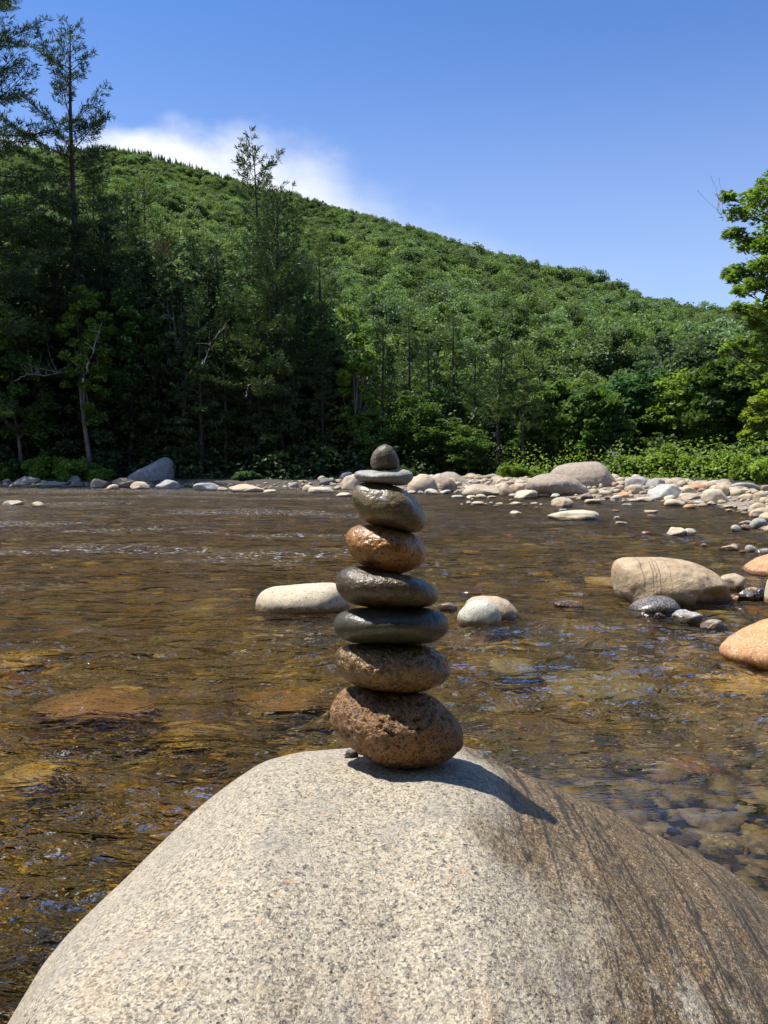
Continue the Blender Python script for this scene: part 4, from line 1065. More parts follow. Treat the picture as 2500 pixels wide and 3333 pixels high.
def conifer(Ht, zb, L, seed, shape='pine', nb=80, tl=0.42, dens=1.0, top_rise=1.0, gaps=0.0, lean=(0, 0), side=None, k=7, umbrella=False, width=0.075, pexp=0.62):
    r_ = np.random.default_rng(seed)
    zz = np.linspace(0, 1, 16)
    tx = lean[0] * zz ** 1.5 * Ht + 0.004 * Ht * np.sin(zz * 7 + seed); ty = lean[1] * zz * Ht + 0.004 * Ht * np.cos(zz * 5 + seed)
    path = np.stack([tx, ty, zz * Ht - 0.5], 1)
    r0 = 0.0105 * Ht + 0.04
    parts = [tube(path, r0 * (1 - zz) ** 0.8 + 0.02, 7)]
    tc, td = [], []
    for i in range(nb):
        t_ = (i + r_.random()) / nb
        if umbrella: t_ = t_ ** 0.8
        if gaps and fbm(t_ * 9 + seed, 0.3, 0, 2) < gaps - 0.25 and t_ < 0.9: continue
        z = zb + (Ht - zb) * t_
        if shape == 'pine':
            prof = (1 - t_) ** pexp * (0.55 + 0.45 * min(1, t_ * 5)) * (0.28 + 0.95 * r_.random()) + 0.08
            rise = (-0.05 + 0.75 * t_ ** 2.2 * top_rise) + r_.normal() * 0.10
            curve = 0.28
        elif shape == 'spruce':
            prof = (1 - t_) ** 0.9 * (0.75 + 0.35 * r_.random()) + 0.03
            rise = -0.20 + 0.55 * t_ + r_.normal() * 0.06; curve = 0.12
        else:   # flat umbrella top, few branches
            prof = (0.30 + 0.75 * t_ ** 1.5) * (1.0 if t_ < 0.93 else 0.55) * (0.5 + 0.7 * r_.random()); rise = 0.15 + 0.35 * t_ + r_.normal() * 0.15; curve = 0.35
        l = max(L * prof, 0.35)
        az_ = i * 2.399 + r_.normal() * 0.4
        dv = np.array([math.cos(az_), math.sin(az_), 0])
        if side is not None:
            l *= 1 + side[1] * max(0, np.dot(dv[:2], side[0]))
        sv = np.linspace(0, 1, 6)
        bxp = np.interp(z / Ht, zz, tx); byp = np.interp(z / Ht, zz, ty)
        bp = np.array([bxp, byp, z - 0.5]) + dv * (l * sv)[:, None] * math.cos(math.atan(rise)) + np.array([0, 0, 1.0]) * ((rise * sv + curve * sv ** 2 * (0.4 + 0.6 * t_)) * l)[:, None]
        bp += r_.normal(size=bp.shape) * 0.02 * l * sv[:, None]
        parts.append(tube(bp, (0.012 + 0.0105 * l) * (1 - sv * 0.85), 4))
        nbl = max(3, int(l * 4.2 * dens))
        for j in range(nbl):
            s0 = 0.22 + 0.78 * (j + r_.random()) / nbl
            p0 = np.array([np.interp(s0, sv, bp[:, c]) for c in range(3)])
            sd = 1 if j % 2 else -1
            ln = l * 0.30 * (1.15 - s0) + 0.22
            dd = dv * 0.75 + sd * np.array([-dv[1], dv[0], 0]) * 0.75 + np.array([0, 0, 0.12 + 0.3 * t_]); dd /= np.linalg.norm(dd)
            m = max(2, int(ln / 0.13 * dens))
            q = (np.arange(m) + 0.6) / m
            pp = p0 + dd * (ln * q)[:, None] + r_.normal(size=(m, 3)) * 0.05 * np.array([1, 1, 0.7])
            tc.append(pp); td.append(np.repeat((dd + np.array([0, 0, 0.35]))[None], m, 0))
            if r_.random() < 0.35: parts.append(tube(np.stack([p0, p0 + dd * ln * 0.9]), [0.015, 0.006], 3))
    tc = np.concatenate(tc); td = np.concatenate(td)
    tc = np.concatenate([tc, [[path[-1, 0], path[-1, 1], Ht - 0.5 - 0.1 * q_] for q_ in range(5)]]); td = np.concatenate([td, [[0, 0, 1.0]] * 5])
    return parts, needle_tufts(tc, td, tl, r_, k=k, width=width)

def broadleaf(Ht, R, zc, seed, clumps=70, per=170, leaf=0.16, flat=0.62, crad=0.24, trunk=True, hz=None, star=False, rmin=0.45, limbs=14, asym=0.25):
    r_ = np.random.default_rng(seed)
    hz = hz or (Ht - zc) / 2
    c0 = np.array([0, 0, zc + hz])
    dirs = r_.normal(size=(clumps, 3)); dirs /= np.linalg.norm(dirs, axis=1)[:, None]
    rad = rmin + (1 - rmin) * r_.random(clumps) ** 0.6
    bump = 1 + asym * 1.6 * fbm(dirs[:, 0] * 1.6 + seed, dirs[:, 1] * 1.6, dirs[:, 2] * 1.6, 2)
    C = c0 + dirs * (rad * bump)[:, None] * np.array([R, R, hz]) * (1 - crad * 0.6)
    cr = R * crad * (0.6 + 0.8 * r_.random(clumps))
    n = clumps * per
    ci = np.repeat(np.arange(clumps), per)
    g = r_.normal(size=(n, 3)); g /= np.linalg.norm(g, axis=1)[:, None]
    g *= (r_.random(n) ** 0.45)[:, None]
    P = C[ci] + g * cr[ci][:, None] * np.array([1, 1, flat])
    P[:, 2] -= 0.12 * np.linalg.norm(g[:, :2], axis=1) * cr[ci]
    fol = star_leaves(P, leaf, r_) if star else leaf_quads(P, leaf, r_, droop=0.15)
    parts = []
    if trunk:
        zz = np.linspace(0, 1, 8)
        top = zc + hz * 1.1
        path = np.stack([0.02 * Ht * np.sin(zz * 4 + seed), 0.02 * Ht * np.cos(zz * 3 + seed) - 0.02 * Ht, zz * top - 0.4], 1)
        parts.append(tube(path, (0.010 * Ht + 0.03) * (1.05 - zz * 0.8), 6))
        for j in r_.permutation(clumps)[:limbs]:
            s0 = 0.35 + 0.55 * r_.random()
            p0 = np.array([np.interp(s0, zz, path[:, c]) for c in range(3)])
            e = C[j]; mid = (p0 + e) / 2 + np.array([0, 0, -0.06 * Ht * r_.random()]) + r_.normal(size=3) * 0.1
            parts.append(tube(np.stack([p0, mid, e]), [0.004 * Ht + 0.02, 0.003 * Ht + 0.012, 0.01], 4))
    return parts, fol

M['bark'] = bark_material('dark_bark', (0.035, 0.028, 0.022), (0.09, 0.07, 0.055))
M['bark_gray'] = bark_material('gray_bark', (0.10, 0.085, 0.07), (0.20, 0.175, 0.15))
M['deadwood'] = bark_material('bleached_deadwood', (0.22, 0.20, 0.17), (0.40, 0.37, 0.33))
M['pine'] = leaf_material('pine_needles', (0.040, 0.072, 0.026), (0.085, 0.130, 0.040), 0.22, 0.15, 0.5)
M['pine_light'] = leaf_material('fresh_pine_needles', (0.106, 0.154, 0.046), (0.162, 0.211, 0.073), 0.28, 0.12, 0.5)
M['spruce'] = leaf_material('spruce_needles', (0.038, 0.064, 0.030), (0.075, 0.111, 0.044), 0.15, 0.2, 0.5)
M['rusty'] = leaf_material('brownish_needles', (0.083, 0.066, 0.031), (0.121, 0.088, 0.039), 0.2, 0.1, 0.8)
M['leaf'] = leaf_material('broad_leaves', (0.066, 0.125, 0.030), (0.125, 0.200, 0.050), 0.38, 0.22, 0.4, c3=(0.090, 0.180, 0.075))
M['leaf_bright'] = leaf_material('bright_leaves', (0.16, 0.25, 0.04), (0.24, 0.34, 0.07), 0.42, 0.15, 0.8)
M['leaf_yellow'] = leaf_material('yellow_green_leaves', (0.20, 0.26, 0.035), (0.30, 0.36, 0.06), 0.42, 0.1, 0.6)
M['birch'] = leaf_material('pale_birch_leaves', (0.130, 0.195, 0.098), (0.221, 0.286, 0.156), 0.3, 0.1, 0.8)
M['hill_leaf'] = leaf_material('hill_leaves', (0.108, 0.172, 0.060), (0.190, 0.262, 0.092), 0.30, 0.38, 0.02, c3=(0.158, 0.238, 0.130))
M['hill_spruce'] = leaf_material('hill_spruce', (0.053, 0.102, 0.053), (0.102, 0.162, 0.077), 0.15, 0.25, 0.02)

def finish(name, bits, mats, label, category, loc, rz=0, group=None, tname='trunk', cname='crown'):
    parts, fol = bits
    root = link(name, None, loc=tuple(loc), label=label, category=category, group=group)
    root.rotation_euler = (0, 0, rz)
    if parts: link(tname, mesh_np(tname, parts, M[mats[0]]), parent=root)
    c = link(cname, mesh_np(cname, [fol], M[mats[1]], smooth=False), parent=root)
    return root

def ground_at(px, D):
    x = ray(px, 1500)[0] * D
    return x, float(max(H(x, D), 0.02))
def place(px, D, ytop):
    x, z = ground_at(px, D)
    return (x, D, z - 0.05), at(px, ytop, D)[2] - z + 0.05

def pine(px, D, ytop, label, zbf=0.25, Lpx=120, mats=('bark', 'pine'), name='pine_tree', seed=None, group=None, **kw):
    loc, Ht = place(px, D, ytop)
    zb = kw.pop('zb', Ht * zbf)
    bits = conifer(Ht, zb, Lpx / FPX * D, seed or int(px * 3 + D), **kw)
    return finish(name, bits, mats, label, 'pine' if name == 'pine_tree' else name.replace('_tree', ''), loc, group=group)
def leafy(px, D, ytop, label, Rpx, zcf=0.2, mats=('bark_gray', 'leaf'), name='broadleaf_tree', seed=None, cat='tree', group=None, **kw):
    loc, Ht = place(px, D, ytop)
    bits = broadleaf(Ht, Rpx / FPX * D, Ht * zcf, seed or int(px * 3 + D), **kw)
    return finish(name, bits, mats, label, cat, loc, group=group)

# named trees of the left bank
pine(-55, 49, -330, 'huge pine at the left edge whose long branches reach into the sky', 0.10, 330, nb=104, tl=0.31, k=9, width=0.065, seed=5, top_rise=0.6, pexp=0.30, dens=0.9)
pine(262, 52, 72, 'tallest full pine on the left bank with its tip high in the sky', 0.20, 245, nb=110, tl=0.31, k=9, width=0.065, gaps=0.03, seed=18, side=((-1, 0), 0.45))
pine(905, 50, 612, 'broad dark pine with upswept branches in the middle of the left bank', 0.18, 235, nb=112, tl=0.33, k=8, width=0.065, seed=33, top_rise=1.6)
pine(850, 60, 488, 'thin bare-stemmed pine with a flat ragged umbrella top poking above the mountain line', 0.55, 110, nb=34, tl=0.40, shape='umbrella', seed=41, lean=(-0.01, 0))
pine(480, 62, 560, 'light green pine standing between the tallest pine and the birch', 0.2, 120, ('bark', 'pine_light'), nb=70, seed=52)
pine(1045, 58, 745, 'slim light green pine right behind the broad dark pine', 0.2, 105, ('bark', 'pine_light'), nb=60, seed=61)
pine(540, 56, 770, 'rusty brown-tinged spruce left of the pale birch', 0.08, 85, ('bark', 'rusty'), 'spruce_tree', shape='spruce', nb=90, tl=0.34, seed=63)
pine(715, 55, 790, 'narrow dark spruce between the birch and the broad pine', 0.08, 70, ('bark', 'spruce'), 'spruce_tree', shape='spruce', nb=90, tl=0.34, seed=66)
pine(110, 56, 640, 'dense dark pine filling the forest left of the tallest pine', 0.12, 150, nb=80, seed=71)
pine(370, 60, 650, 'dense dark pine just right of the tallest pine', 0.12, 120, nb=80, seed=74)
pine(20, 60, 560, 'mid-green pine behind the left-edge pine, lit at its top', 0.15, 130, ('bark', 'pine_light'), nb=80, seed=76)
pine(325, 57, 545, 'dark pine rising between the tallest pine and the light green one, its left neighbour', 0.15, 120, nb=80, seed=81)
pine(425, 58, 610, 'dark pine directly left of the light green pine', 0.15, 115, nb=80, seed=83)
pine(640, 60, 760, 'dark pine behind the pale birch', 0.15, 110, nb=76, seed=85)
leafy(590, 52, 785, 'pale silvery birch in front of the dark forest', 75, 0.35, ('bark_gray', 'birch'), 'birch_tree', cat='birch', clumps=70, per=120, leaf=0.15, crad=0.22, asym=0.4)
leafy(290, 49.5, 850, 'bright green maple low beside the trunk of the tallest pine', 95, 0.25, ('bark_gray', 'leaf_bright'), clumps=60, per=120, leaf=0.15, rmin=0.5, asym=0.5)
leafy(420, 52, 900, 'dark broadleaf tree under the pine, left of the birch', 110, 0.1, clumps=90, per=130, leaf=0.17, seed=12)
leafy(60, 49.8, 960, 'broadleaf tree low at the left edge of the forest', 130, 0.05, clumps=90, per=130, leaf=0.17, seed=13)
leafy(700, 52, 1010, 'dark broadleaf tree under the narrow spruce', 110, 0.05, clumps=90, per=130, leaf=0.17, seed=14)
leafy(1165, 50, 1060, 'light green young broadleaf tree right of the broad pine', 75, 0.1, ('bark_gray', 'leaf_bright'), clumps=60, per=140, leaf=0.15, asym=0.45, seed=15)
leafy(1060, 52, 1010, 'broadleaf tree half hidden by the right side of the broad pine', 90, 0.05, clumps=80, per=130, leaf=0.17, seed=16)
# the row of slender pines right of the middle
row = [(1245, 53, 1045, 70, 'pine', 'slender pine, first of the dark row right of the stack top'),
       (1330, 55, 1000, 75, 'pine_light', 'slender pale-tipped pine, tallest of the dark row'),
       (1395, 52, 1090, 70, 'pine', 'short dark pine in the middle of the row'),
       (1475, 54, 1010, 72, 'pine_light', 'light green pine in the row above the oblong boulder'),
       (1545, 52, 1120, 75, 'pine', 'dark pine left of the one with the bare crooked trunk'),
       (1618, 49, 1090, 85, 'pine', 'pine with a long bare crooked trunk standing at the beach'),
       (1702, 48, 1120, 95, 'pine_light', 'pine with a straight bare trunk left of the giant boulder')]
for i, (px, D, yt, lp, mt, lab) in enumerate(row):
    bare = 0.42 if i >= 5 else 0.12
    pine(px, D, yt, lab, bare, lp, ('bark', mt), nb=52, tl=0.36, seed=90 + i, gaps=0.04, lean=(0.03, 0) if i == 5 else (0, 0))
# broadleaf wall of the right bank
wall = [(1800, 50, 1215, 120, 'leaf', 'dark green broadleaf tree behind the giant boulder, its left neighbour'),
        (1935, 47, 1225, 125, 'leaf', 'broad layered tree rising directly behind the giant split boulder'),
        (2080, 52, 1160, 135, 'leaf', 'large rounded broadleaf tree right behind the giant boulder'),
        (2220, 50, 1190, 120, 'leaf_bright', 'fresh green broadleaf tree above the shrubs'),
        (2350, 46, 1130, 125, 'leaf', 'tall broadleaf tree with a visible leaning stem near the right edge'),
        (2490, 41, 1260, 75, 'leaf_yellow', 'yellow-green tree near the right edge'),
        (2540, 44, 1080, 140, 'leaf_bright', 'bright green tree cut by the right edge'),
        (1700, 56, 1210, 110, 'leaf', 'dark broadleaf tree between the straight-trunked pine and the giant boulder'),
        (1440, 58, 1120, 120, 'leaf', 'broadleaf tree filling the gap behind the row of slender pines')]
for i, (px, D, yt, rp, mt, lab) in enumerate(wall):
    leafy(px, D, yt, lab, rp, 0.06, ('bark_gray', mt), clumps=110, per=95, leaf=0.18, seed=120 + i, asym=0.35, flat=0.5)
# shrubs
sh = [(1690, 43.0, 1515, 62, 'leaf_bright', 'bright round shrub at the foot of the bare-trunked pines'),
      (1290, 46, 1520, 60, 'leaf', 'dark low shrub behind the top of the stack'),
      (2010, 43.5, 1495, 70, 'leaf', 'dark shrub with dead twigs beside the tall block of the giant boulder'),
      (2105, 41.5, 1465, 80, 'leaf_bright', 'bright green shrub, leftmost of the sunny thicket'),
      (2190, 40.5, 1452, 75, 'leaf_bright', 'bright green shrub with the tallest tips of the sunny thicket'),
      (2275, 40, 1480, 75, 'leaf_bright', 'bright shrub in the middle of the sunny thicket'),
      (2355, 38, 1465, 75, 'leaf_bright', 'shrub of the sunny thicket behind the big cream boulder'),
      (2440, 36, 1470, 75, 'leaf_bright', 'shrub of the sunny thicket above the wide gray rock'),
      (2520, 33, 1480, 75, 'leaf_bright', 'shrub of the sunny thicket cut by the right edge'),
      (245, 48.2, 1495, 75, 'leaf_bright', 'sunlit ferny bush on the left bank'),
      (325, 48.0, 1530, 50, 'leaf_bright', 'small bright fern clump left of the shaded boulder'),
      (140, 49, 1480, 70, 'leaf_bright', 'leafy bush on the left bank near the left edge'),
      (40, 49, 1495, 80, 'leaf', 'dark green bush at the left edge of the bank'),
      (800, 46.6, 1535, 45, 'leaf', 'low dim bush on the dark bank above the wide peach rock')]
for i, (px, D, yt, rp, mt, lab) in enumerate(sh):
    leafy(px, D, yt, lab, rp, -0.15, ('bark_gray', mt), 'shrub', cat='shrub', clumps=55, per=130, leaf=0.095, seed=160 + i, asym=0.55, flat=0.8, rmin=0.3, crad=0.26, limbs=10)

# the maple leaning in at the right edge, nearer than the rest
def maple(loc, Ht, label):
    r_ = np.random.default_rng(5)
    x0, y0_, z0 = loc
    clumps = []
    spec = [(2330,640,35),(2375,690,60),(2430,640,70),(2480,700,80),(2350,760,45),(2400,790,60),(2450,800,60),(2500,760,90),(2440,860,50),(2390,880,50),(2345,885,45),(2480,900,80),(2420,930,60),(2375,945,40),(2330,960,0),
            (2450,1000,60),(2400,1010,45),(2360,1000,35),(2490,1010,70),(2530,850,90),(2530,950,90),(2420,1055,40),(2470,1080,60),(2380,1115,38),(2340,1130,30),(2430,1150,50),(2500,1140,70),(2445,1210,50),(2390,1200,38),
            (2500,1230,70),(2560,700,110),(2580,1000,120),(2600,1200,120),(2640,850,130),(2700,700,130),(2720,1000,150),(2560,1290,60),(2355,905,35),(2320,1140,22),(2460,600,50),(2500,560,60),(2560,580,80)]
    D = 20.0
    parts = []; P = []
    zz = np.linspace(0, 1, 10)
    tp = np.stack([0.15 * np.sin(zz * 3), 0.1 * zz, zz * Ht - 0.3], 1)
    parts.append(tube(tp, 0.16 * (1.1 - zz), 8))
    for i, (px, py, rp) in enumerate(spec):
        if rp == 0: continue
        Dd = D + r_.uniform(-1.3, 1.3)
        c = at(px + 38, py, Dd) - np.array(loc)
        rr_ = rp / FPX * Dd * 0.85
        n_ = int(55 + 900 * rr_ ** 2)
        g = r_.normal(size=(n_, 3)); g /= np.linalg.norm(g, axis=1)[:, None]; g *= (r_.random(n_) ** 0.5)[:, None]
        P.append(c + g * rr_ * np.array([1, 1.1, 0.6]))
        hfrac = np.clip((c[2] - 0.35 * abs(c[0])) / Ht, 0.15, 0.95)
        p0 = np.array([np.interp(hfrac, zz, tp[:, k]) for k in range(3)])
        mid = (p0 + c) / 2 + np.array([0, 0, -0.15])
        parts.append(tube(np.stack([p0, mid, c]), [0.045, 0.028, 0.010], 4))
        for _ in range(3):
            e = c + r_.normal(size=3) * rr_ * 0.6
            parts.append(tube(np.stack([mid * 0.3 + c * 0.7, e]), [0.014, 0.005], 3))
    P = np.concatenate(P)
    return finish('maple_tree', (parts, star_leaves(P, 0.155, r_)), ('bark', 'maple_leaf'), label, 'maple', loc)
M['maple_leaf'] = leaf_material('maple_leaves', (0.15, 0.24, 0.045), (0.24, 0.34, 0.075), 0.5, 0.0, 1.2)
mx_, mz_ = ray(2760, 1500)[0] * 20.0, 0.8
maple((mx_, 20.0, mz_), 8.6, 'near maple with lobed leaves reaching in from the right edge')

# dead wood
def dead(points, D, r0, label, twigs=8, seed=1, spread=0.8, name='dead_tree', cat='dead tree'):
    r_ = np.random.default_rng(seed)
    W = np.array([at(px, py, D + dz) for px, py, dz in points])
    k = np.linspace(0, 1, 14); path = np.stack([np.interp(k, np.linspace(0, 1, len(W)), W[:, c]) for c in range(3)], 1)
    path += r_.normal(size=path.shape) * 0.03
    base = path[0].copy()
    root = link(name, None, loc=tuple(base), label=label, category=cat)
    link('stem', mesh_np('stem', [tube(path - base, r0 * (1.1 - k * 0.85), 6)], M['deadwood']), parent=root)
    for i in range(twigs):
        s = 0.35 + 0.6 * r_.random(); p = np.array([np.interp(s, k, path[:, c]) for c in range(3)])
        d_ = r_.normal(size=3) * spread; d_[2] = abs(d_[2]) * 0.8 + 0.15
        tw = np.stack([p, p + d_ * 0.4 + r_.normal(size=3) * 0.05, p + d_ * 0.8 + r_.normal(size=3) * 0.1]) - base
        link('branch', mesh_np('branch', [tube(tw, [r0 * 0.4, r0 * 0.25, 0.004], 4)], M['deadwood']), parent=root)
dead([(268, 1245, 0), (285, 1190, 0), (310, 1120, 0), (335, 1050, 0)], 47.2, 0.06, 'pale dead birch trunk leaning right against the dark forest', 4, 3, 0.7)
dead([(50, 1240, 0), (90, 1215, 0), (150, 1222, 0), (215, 1210, 0)], 46.8, 0.03, 'bleached dead branches sticking out of the dark forest near the left edge', 16, 5, 0.9)
dead([(665, 1180, 0), (690, 1110, 0), (740, 1055, 0)], 47.0, 0.03, 'thin gray dead stem between the birch and the broad pine', 5, 7, 0.7)
dead([(800, 1290, 0), (808, 1260, 0), (830, 1232, 0)], 46.5, 0.03, 'short white snag low under the broad pine', 3, 9, 0.4)
dead([(2355, 720, 0), (2345, 690, 0), (2335, 630, 0)], 20, 0.012, 'bare dead twigs standing up from the top of the near maple', 8, 11, 0.45, 'dead_twig', 'twig')
dead([(2010, 1520, 0), (2000, 1500, 0), (1985, 1480, 0)], 41, 0.03, 'bare gray twigs between the giant boulder and the sunny thicket', 8, 13, 0.7, 'dead_twig', 'twig')

# forest behind the first row: copies of a few trees
protos = {}
def proto(key):
    if key in protos: return protos[key]
    if key[0] == 'p':
        bits = conifer(20, 2.0, 3.2, 200 + int(key[1]), nb=70, tl=0.45, k=5, dens=0.85, width=0.12); b = ('bark', 'pine')
    elif key[0] == 's':
        bits = conifer(18, 0.5, 3.5, 300 + int(key[1]), shape='spruce', nb=95, tl=0.42, k=5, dens=0.9, width=0.14); b = ('bark', 'spruce')
    else:
        bits = broadleaf(15, 3.9, 1.0, 400 + int(key[1]), clumps=85, per=80, leaf=0.26, asym=0.4); b = ('bark_gray', 'leaf')
    parts, fol = bits
    if key[0] == 's': parts = parts[:1]
    protos[key] = (mesh_np('trunk', parts, M[b[0]]), mesh_np('crown', [fol], M[b[1]], smooth=False))
    return protos[key]
def copy_from(key, name, loc, rz, sc, label, cat, group):
    tm, cm = proto(key)
    root = link(name, None, loc=loc, label=label, category=cat, group=group)
    root.rotation_euler = (0, 0, rz); root.scale = sc
    link('trunk', tm, parent=root); link('crown', cm, parent=root)
r_ = np.random.default_rng(77)
# upper limit of the first forest row in the photograph
EDGE_PX = [-500, 0, 120, 300, 420, 560, 700, 780, 900, 1050, 1120, 1200, 1400, 1600, 1750, 1900, 2100, 2300, 2500, 2900]
EDGE_PY = [480, 600, 640, 600, 640, 760, 800, 810, 720, 900, 1080, 1120, 1130, 1180, 1230, 1250, 1210, 1200, 1180, 1100]
cnt = 0
for D0 in np.arange(48.5, 76, 3.0):
    for px in np.arange(-380, 2800, 82 * 52 / D0):
        pxj = px + r_.uniform(-30, 30); Dj = D0 + r_.uniform(-1.4, 1.4)
        x = ray(pxj, 1500)[0] * Dj
        sdist = float(water_sd(x, Dj))
        if sdist < (4.5 if pxj < 1100 else 7.5): continue
        ye = np.interp(pxj, EDGE_PX, EDGE_PY) + r_.uniform(0, 170) + max(0, 55 - Dj) * 22
        z = float(H(x, Dj)); hgt = float(at(pxj, ye, Dj)[2]) - z
        if hgt < 3: continue
        if pxj < 1150: kind = r_.choice(['p0', 'p1', 's0', 's1', 'b0', 'b1'], p=[.14, .14, .17, .17, .19, .19])
        if pxj < 1150 and Dj < 55: kind = r_.choice(['p0', 'p1', 's0', 's1'])
        elif pxj < 1150: pass
        elif pxj < 1750: kind = r_.choice(['p0', 'p1', 's0', 'b0', 'b1'], p=[.25, .2, .15, .2, .2])
        else: kind = r_.choice(['b0', 'b1', 'b2'])
        h0 = {'p': 20, 's': 18, 'b': 15}[kind[0]]; s_ = hgt / h0
        sw = s_ * r_.uniform(0.9, 1.25) if kind[0] != 'b' else min(max(s_, 0.45) , s_ * 1.25 + 0.1) * r_.uniform(0.9, 1.15)
        nm, lab, cat = {'p': ('pine_tree', 'one of the similar dark pines crowded in the forest behind the bank', 'pine'),
                        's': ('spruce_tree', 'one of the similar dark spruces crowded in the forest behind the bank', 'spruce'),
                        'b': ('broadleaf_tree', 'one of the similar leafy trees crowded in the forest behind the bank', 'tree')}[kind[0]]
        copy_from(kind, nm, (x, Dj, z - 0.1), r_.random() * 6.28, (sw, sw, s_), lab, cat, {'p': 'pines crowded behind the bank', 's': 'spruces crowded behind the bank', 'b': 'leafy trees crowded behind the bank'}[kind[0]])
        cnt += 1
print('forest copies', cnt)
# undergrowth that closes the foot of the forest
n = 90000
ux = r_.uniform(-32, 27, n); uy = r_.uniform(30, 62, n)
s = water_sd(ux, uy)
gap = np.interp(ux, [-30, -4, 3, 8, 20], [1.6, 2.2, 7.5, 8.0, 8.0])
ok = (s > gap) & (s < gap + 12)
ux, uy = ux[ok], uy[ok]
uz = H(ux, uy) + 1.5 * r_.random(len(ux)) ** 1.3 * (0.5 + 0.8 * sstep(fbm(ux * 0.5, uy * 0.5, 3, 2), -0.3, 0.3))
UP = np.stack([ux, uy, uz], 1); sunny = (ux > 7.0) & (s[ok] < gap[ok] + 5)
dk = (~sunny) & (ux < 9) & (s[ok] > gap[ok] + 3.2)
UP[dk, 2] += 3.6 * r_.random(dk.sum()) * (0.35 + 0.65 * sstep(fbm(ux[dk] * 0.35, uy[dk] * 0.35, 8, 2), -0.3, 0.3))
for sel, mt in ((sunny, 'leaf_bright'), (~sunny & (s[ok] > gap[ok] + 1.2), 'pine')):  # tree shade put into the colour: dark needle tone outside the sunny strip
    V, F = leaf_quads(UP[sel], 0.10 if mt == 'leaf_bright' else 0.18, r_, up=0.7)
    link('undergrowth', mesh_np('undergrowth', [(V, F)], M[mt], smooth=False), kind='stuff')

# mountain forest
def hill_crown(seed, kind):
    r2 = np.random.default_rng(seed)
    if kind == 'leaf':
        bits = broadleaf(9.5, 4.3, 0.5, seed, clumps=52, per=90, leaf=0.37, trunk=False, crad=0.36, asym=0.4, rmin=0.55, flat=0.7)[1]
        return mesh_np('mountain_tree', [bits], M['hill_leaf'], smooth=False)
    n_ = 700; q = r2.random(n_) ** 0.7; a = r2.random(n_) * 6.283; rad = (1 - (1 - q)) * 2.1 * (0.5 + 0.5 * r2.random(n_))
    C = np.stack([rad * np.cos(a), rad * np.sin(a), 11.0 * (1 - q)], 1)
    return mesh_np('mountain_spruce', [leaf_quads(C, 0.55, r2, up=0.4)], M['hill_spruce'], smooth=False)
def dense_crown(seed):
    bits = broadleaf(10, 4.2, 0.3, seed, clumps=100, per=180, leaf=0.19, trunk=False, crad=0.26, asym=0.45, rmin=0.5, flat=0.6)[1]
    return mesh_np('mountain_tree', [bits], M['hill_leaf'], smooth=False)
hl = [hill_crown(500 + i, 'leaf') for i in range(5)]; hs = [hill_crown(520 + i, 'spruce') for i in range(3)]
hd = [dense_crown(540 + i) for i in range(4)]
pts = []
R = 72.0
while R < 1420:
    sp_ = 6.2 * (1 + R / 1500)
    a0, a1 = -0.60, 0.60
    xs = np.arange(a0 * R, a1 * R, sp_)
    xs = xs + r_.uniform(-0.45, 0.45, len(xs)) * sp_; ys = R + r_.uniform(-0.45, 0.45, len(xs)) * sp_
    drr = np.interp(xs / ys, R_AZ, RD)
    ok = ys < drr + 12
    pts.append(np.stack([xs[ok], ys[ok]], 1)); R += sp_ * (0.85 if R > 300 else 0.95)
pts = np.concatenate(pts)
hzv = H(pts[:, 0], pts[:, 1])
drr = np.interp(pts[:, 0] / pts[:, 1], R_AZ, RD); tt_ = (pts[:, 1] - HILL_START) / (drr - HILL_START)
pxp = 1250 + pts[:, 0] / pts[:, 1] * FPX
con = fbm(pts[:, 0] / 45, pts[:, 1] / 45, 1, 3) + 0.85 * sstep(tt_, 0.80, 0.93) * sstep(pxp, 1150, 950) * sstep(pxp, 60, 260) - 0.36
iscon = (con > 0.05) | ((r_.random(len(pts)) < 0.04) & (tt_ < 0.85))
dd_ = pts[:, 1]
order = np.argsort(dd_)
inview = np.abs(pts[:, 0] / dd_) < 0.47
near_i = [i for i in order if inview[i] and not iscon[i]][:290]
nearset = set(near_i)
for k, i in enumerate(near_i):
    s_ = r_.uniform(0.8, 1.25)
    o = link('mountain_tree', hd[k % 4], loc=(pts[i, 0], pts[i, 1], hzv[i] - 0.4),
             label='one of the nearer round-crowned trees at the foot of the wooded mountain', category='tree', group='nearer trees on the mountain foot')
    o.scale = (s_, s_, s_ * r_.uniform(0.85, 1.15)); o.rotation_euler = (0, 0, r_.random() * 6.28)

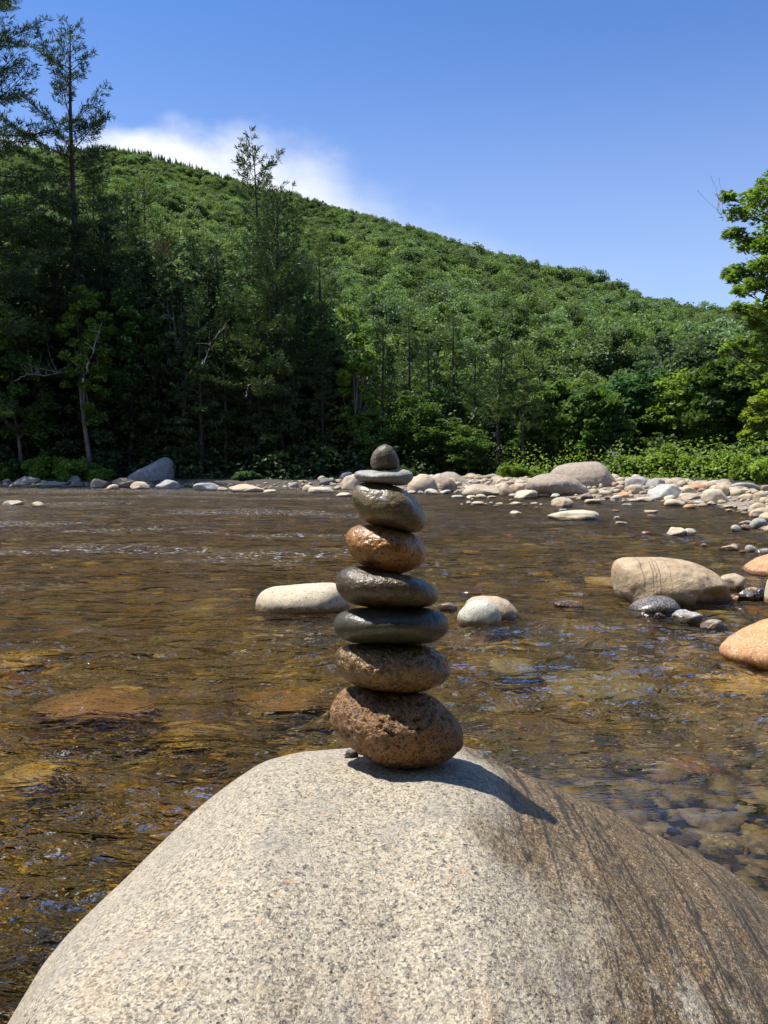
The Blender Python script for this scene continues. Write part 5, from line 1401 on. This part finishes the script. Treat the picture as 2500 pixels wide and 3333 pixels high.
far_i = np.array([i for i in range(len(pts)) if i not in nearset])
def gn_forest(name, idx, meshes, smin, smax):
    P = np.stack([pts[idx, 0], pts[idx, 1], hzv[idx] - 0.6], 1)
    me = bpy.data.meshes.new(name); me.vertices.add(len(P)); me.vertices.foreach_set('co', P.astype(np.float32).ravel()); me.update()
    o = link(name, me, kind='stuff')
    colx = bpy.data.collections.new(name + '_crowns')
    for m0 in meshes:
        q = bpy.data.objects.new(m0.name, m0); colx.objects.link(q)
    g = bpy.data.node_groups.new(name, 'GeometryNodeTree')
    g.interface.new_socket('Geometry', in_out='INPUT', socket_type='NodeSocketGeometry')
    g.interface.new_socket('Geometry', in_out='OUTPUT', socket_type='NodeSocketGeometry')
    N = g.nodes; Lk = g.links
    gi = N.new('NodeGroupInput'); go = N.new('NodeGroupOutput'); m2p = N.new('GeometryNodeMeshToPoints'); ip = N.new('GeometryNodeInstanceOnPoints')
    ci = N.new('GeometryNodeCollectionInfo'); ci.inputs['Collection'].default_value = colx; ci.inputs['Separate Children'].default_value = True; ci.inputs['Reset Children'].default_value = True
    ip.inputs['Pick Instance'].default_value = True
    rs = N.new('FunctionNodeRandomValue'); rs.data_type = 'FLOAT'; rs.inputs[2].default_value = smin; rs.inputs[3].default_value = smax
    rr2 = N.new('FunctionNodeRandomValue'); rr2.data_type = 'FLOAT_VECTOR'; rr2.inputs[0].default_value = (-0.05, -0.05, 0); rr2.inputs[1].default_value = (0.05, 0.05, 6.283)
    Lk.new(gi.outputs[0], m2p.inputs[0]); Lk.new(m2p.outputs[0], ip.inputs['Points']); Lk.new(ci.outputs[0], ip.inputs['Instance'])
    Lk.new(rs.outputs[1], ip.inputs['Scale']); Lk.new(rr2.outputs[0], ip.inputs['Rotation']); Lk.new(ip.outputs[0], go.inputs[0])
    md = o.modifiers.new('instances', 'NODES'); md.node_group = g
    return o
fl = far_i[~iscon[far_i]]; fc = far_i[iscon[far_i]]
midl = fl[pts[fl, 1] < 260]; farl = fl[pts[fl, 1] >= 260]
gn_forest('mountain_forest', farl, hl, 0.65, 1.55)
gn_forest('mountain_forest', midl, hd, 0.75, 1.25)
gn_forest('mountain_spruces', fc, hs, 0.55, 1.0)
print('hill trees', len(pts), 'polys', sum(len(m0.polygons) for m0 in bpy.data.meshes))

for i, x in enumerate(np.arange(-22, 24, 3.2)):  # taller back row of unseen trees, added to darken the stone fronts
    key = ['p1', 'b1', 'b0', 'p0'][i % 4]
    s_ = r_.uniform(1.5, 1.9) if key[0] == 'b' else r_.uniform(1.0, 1.3)
    copy_from(key, 'broadleaf_tree' if key[0] == 'b' else 'pine_tree', (x, -14.5 - 3 * r_.random(), 0.6), r_.random() * 6.28, (s_, s_, s_),
              'one of the trees on the bank at the photographer\'s back', 'tree', 'unseen trees added to cut sky light')
# unseen trees added behind the camera to keep sky light off the stone fronts
for i, x in enumerate(np.arange(-15, 19, 2.6)):
    y = -7.5 - 3.5 * r_.random() - (2.5 if x < -6 else 0)
    key = ['b0', 'b1', 'p0', 'b2'][i % 4]
    s_ = r_.uniform(1.05, 1.3)
    copy_from(key, 'broadleaf_tree' if key[0] == 'b' else 'pine_tree', (x + r_.uniform(-0.6, 0.6), y, 0.3), r_.random() * 6.28, (s_ * 1.1, s_ * 1.1, s_),
              'one of the trees on the bank at the photographer\'s back', 'tree', 'unseen trees added to cut sky light')
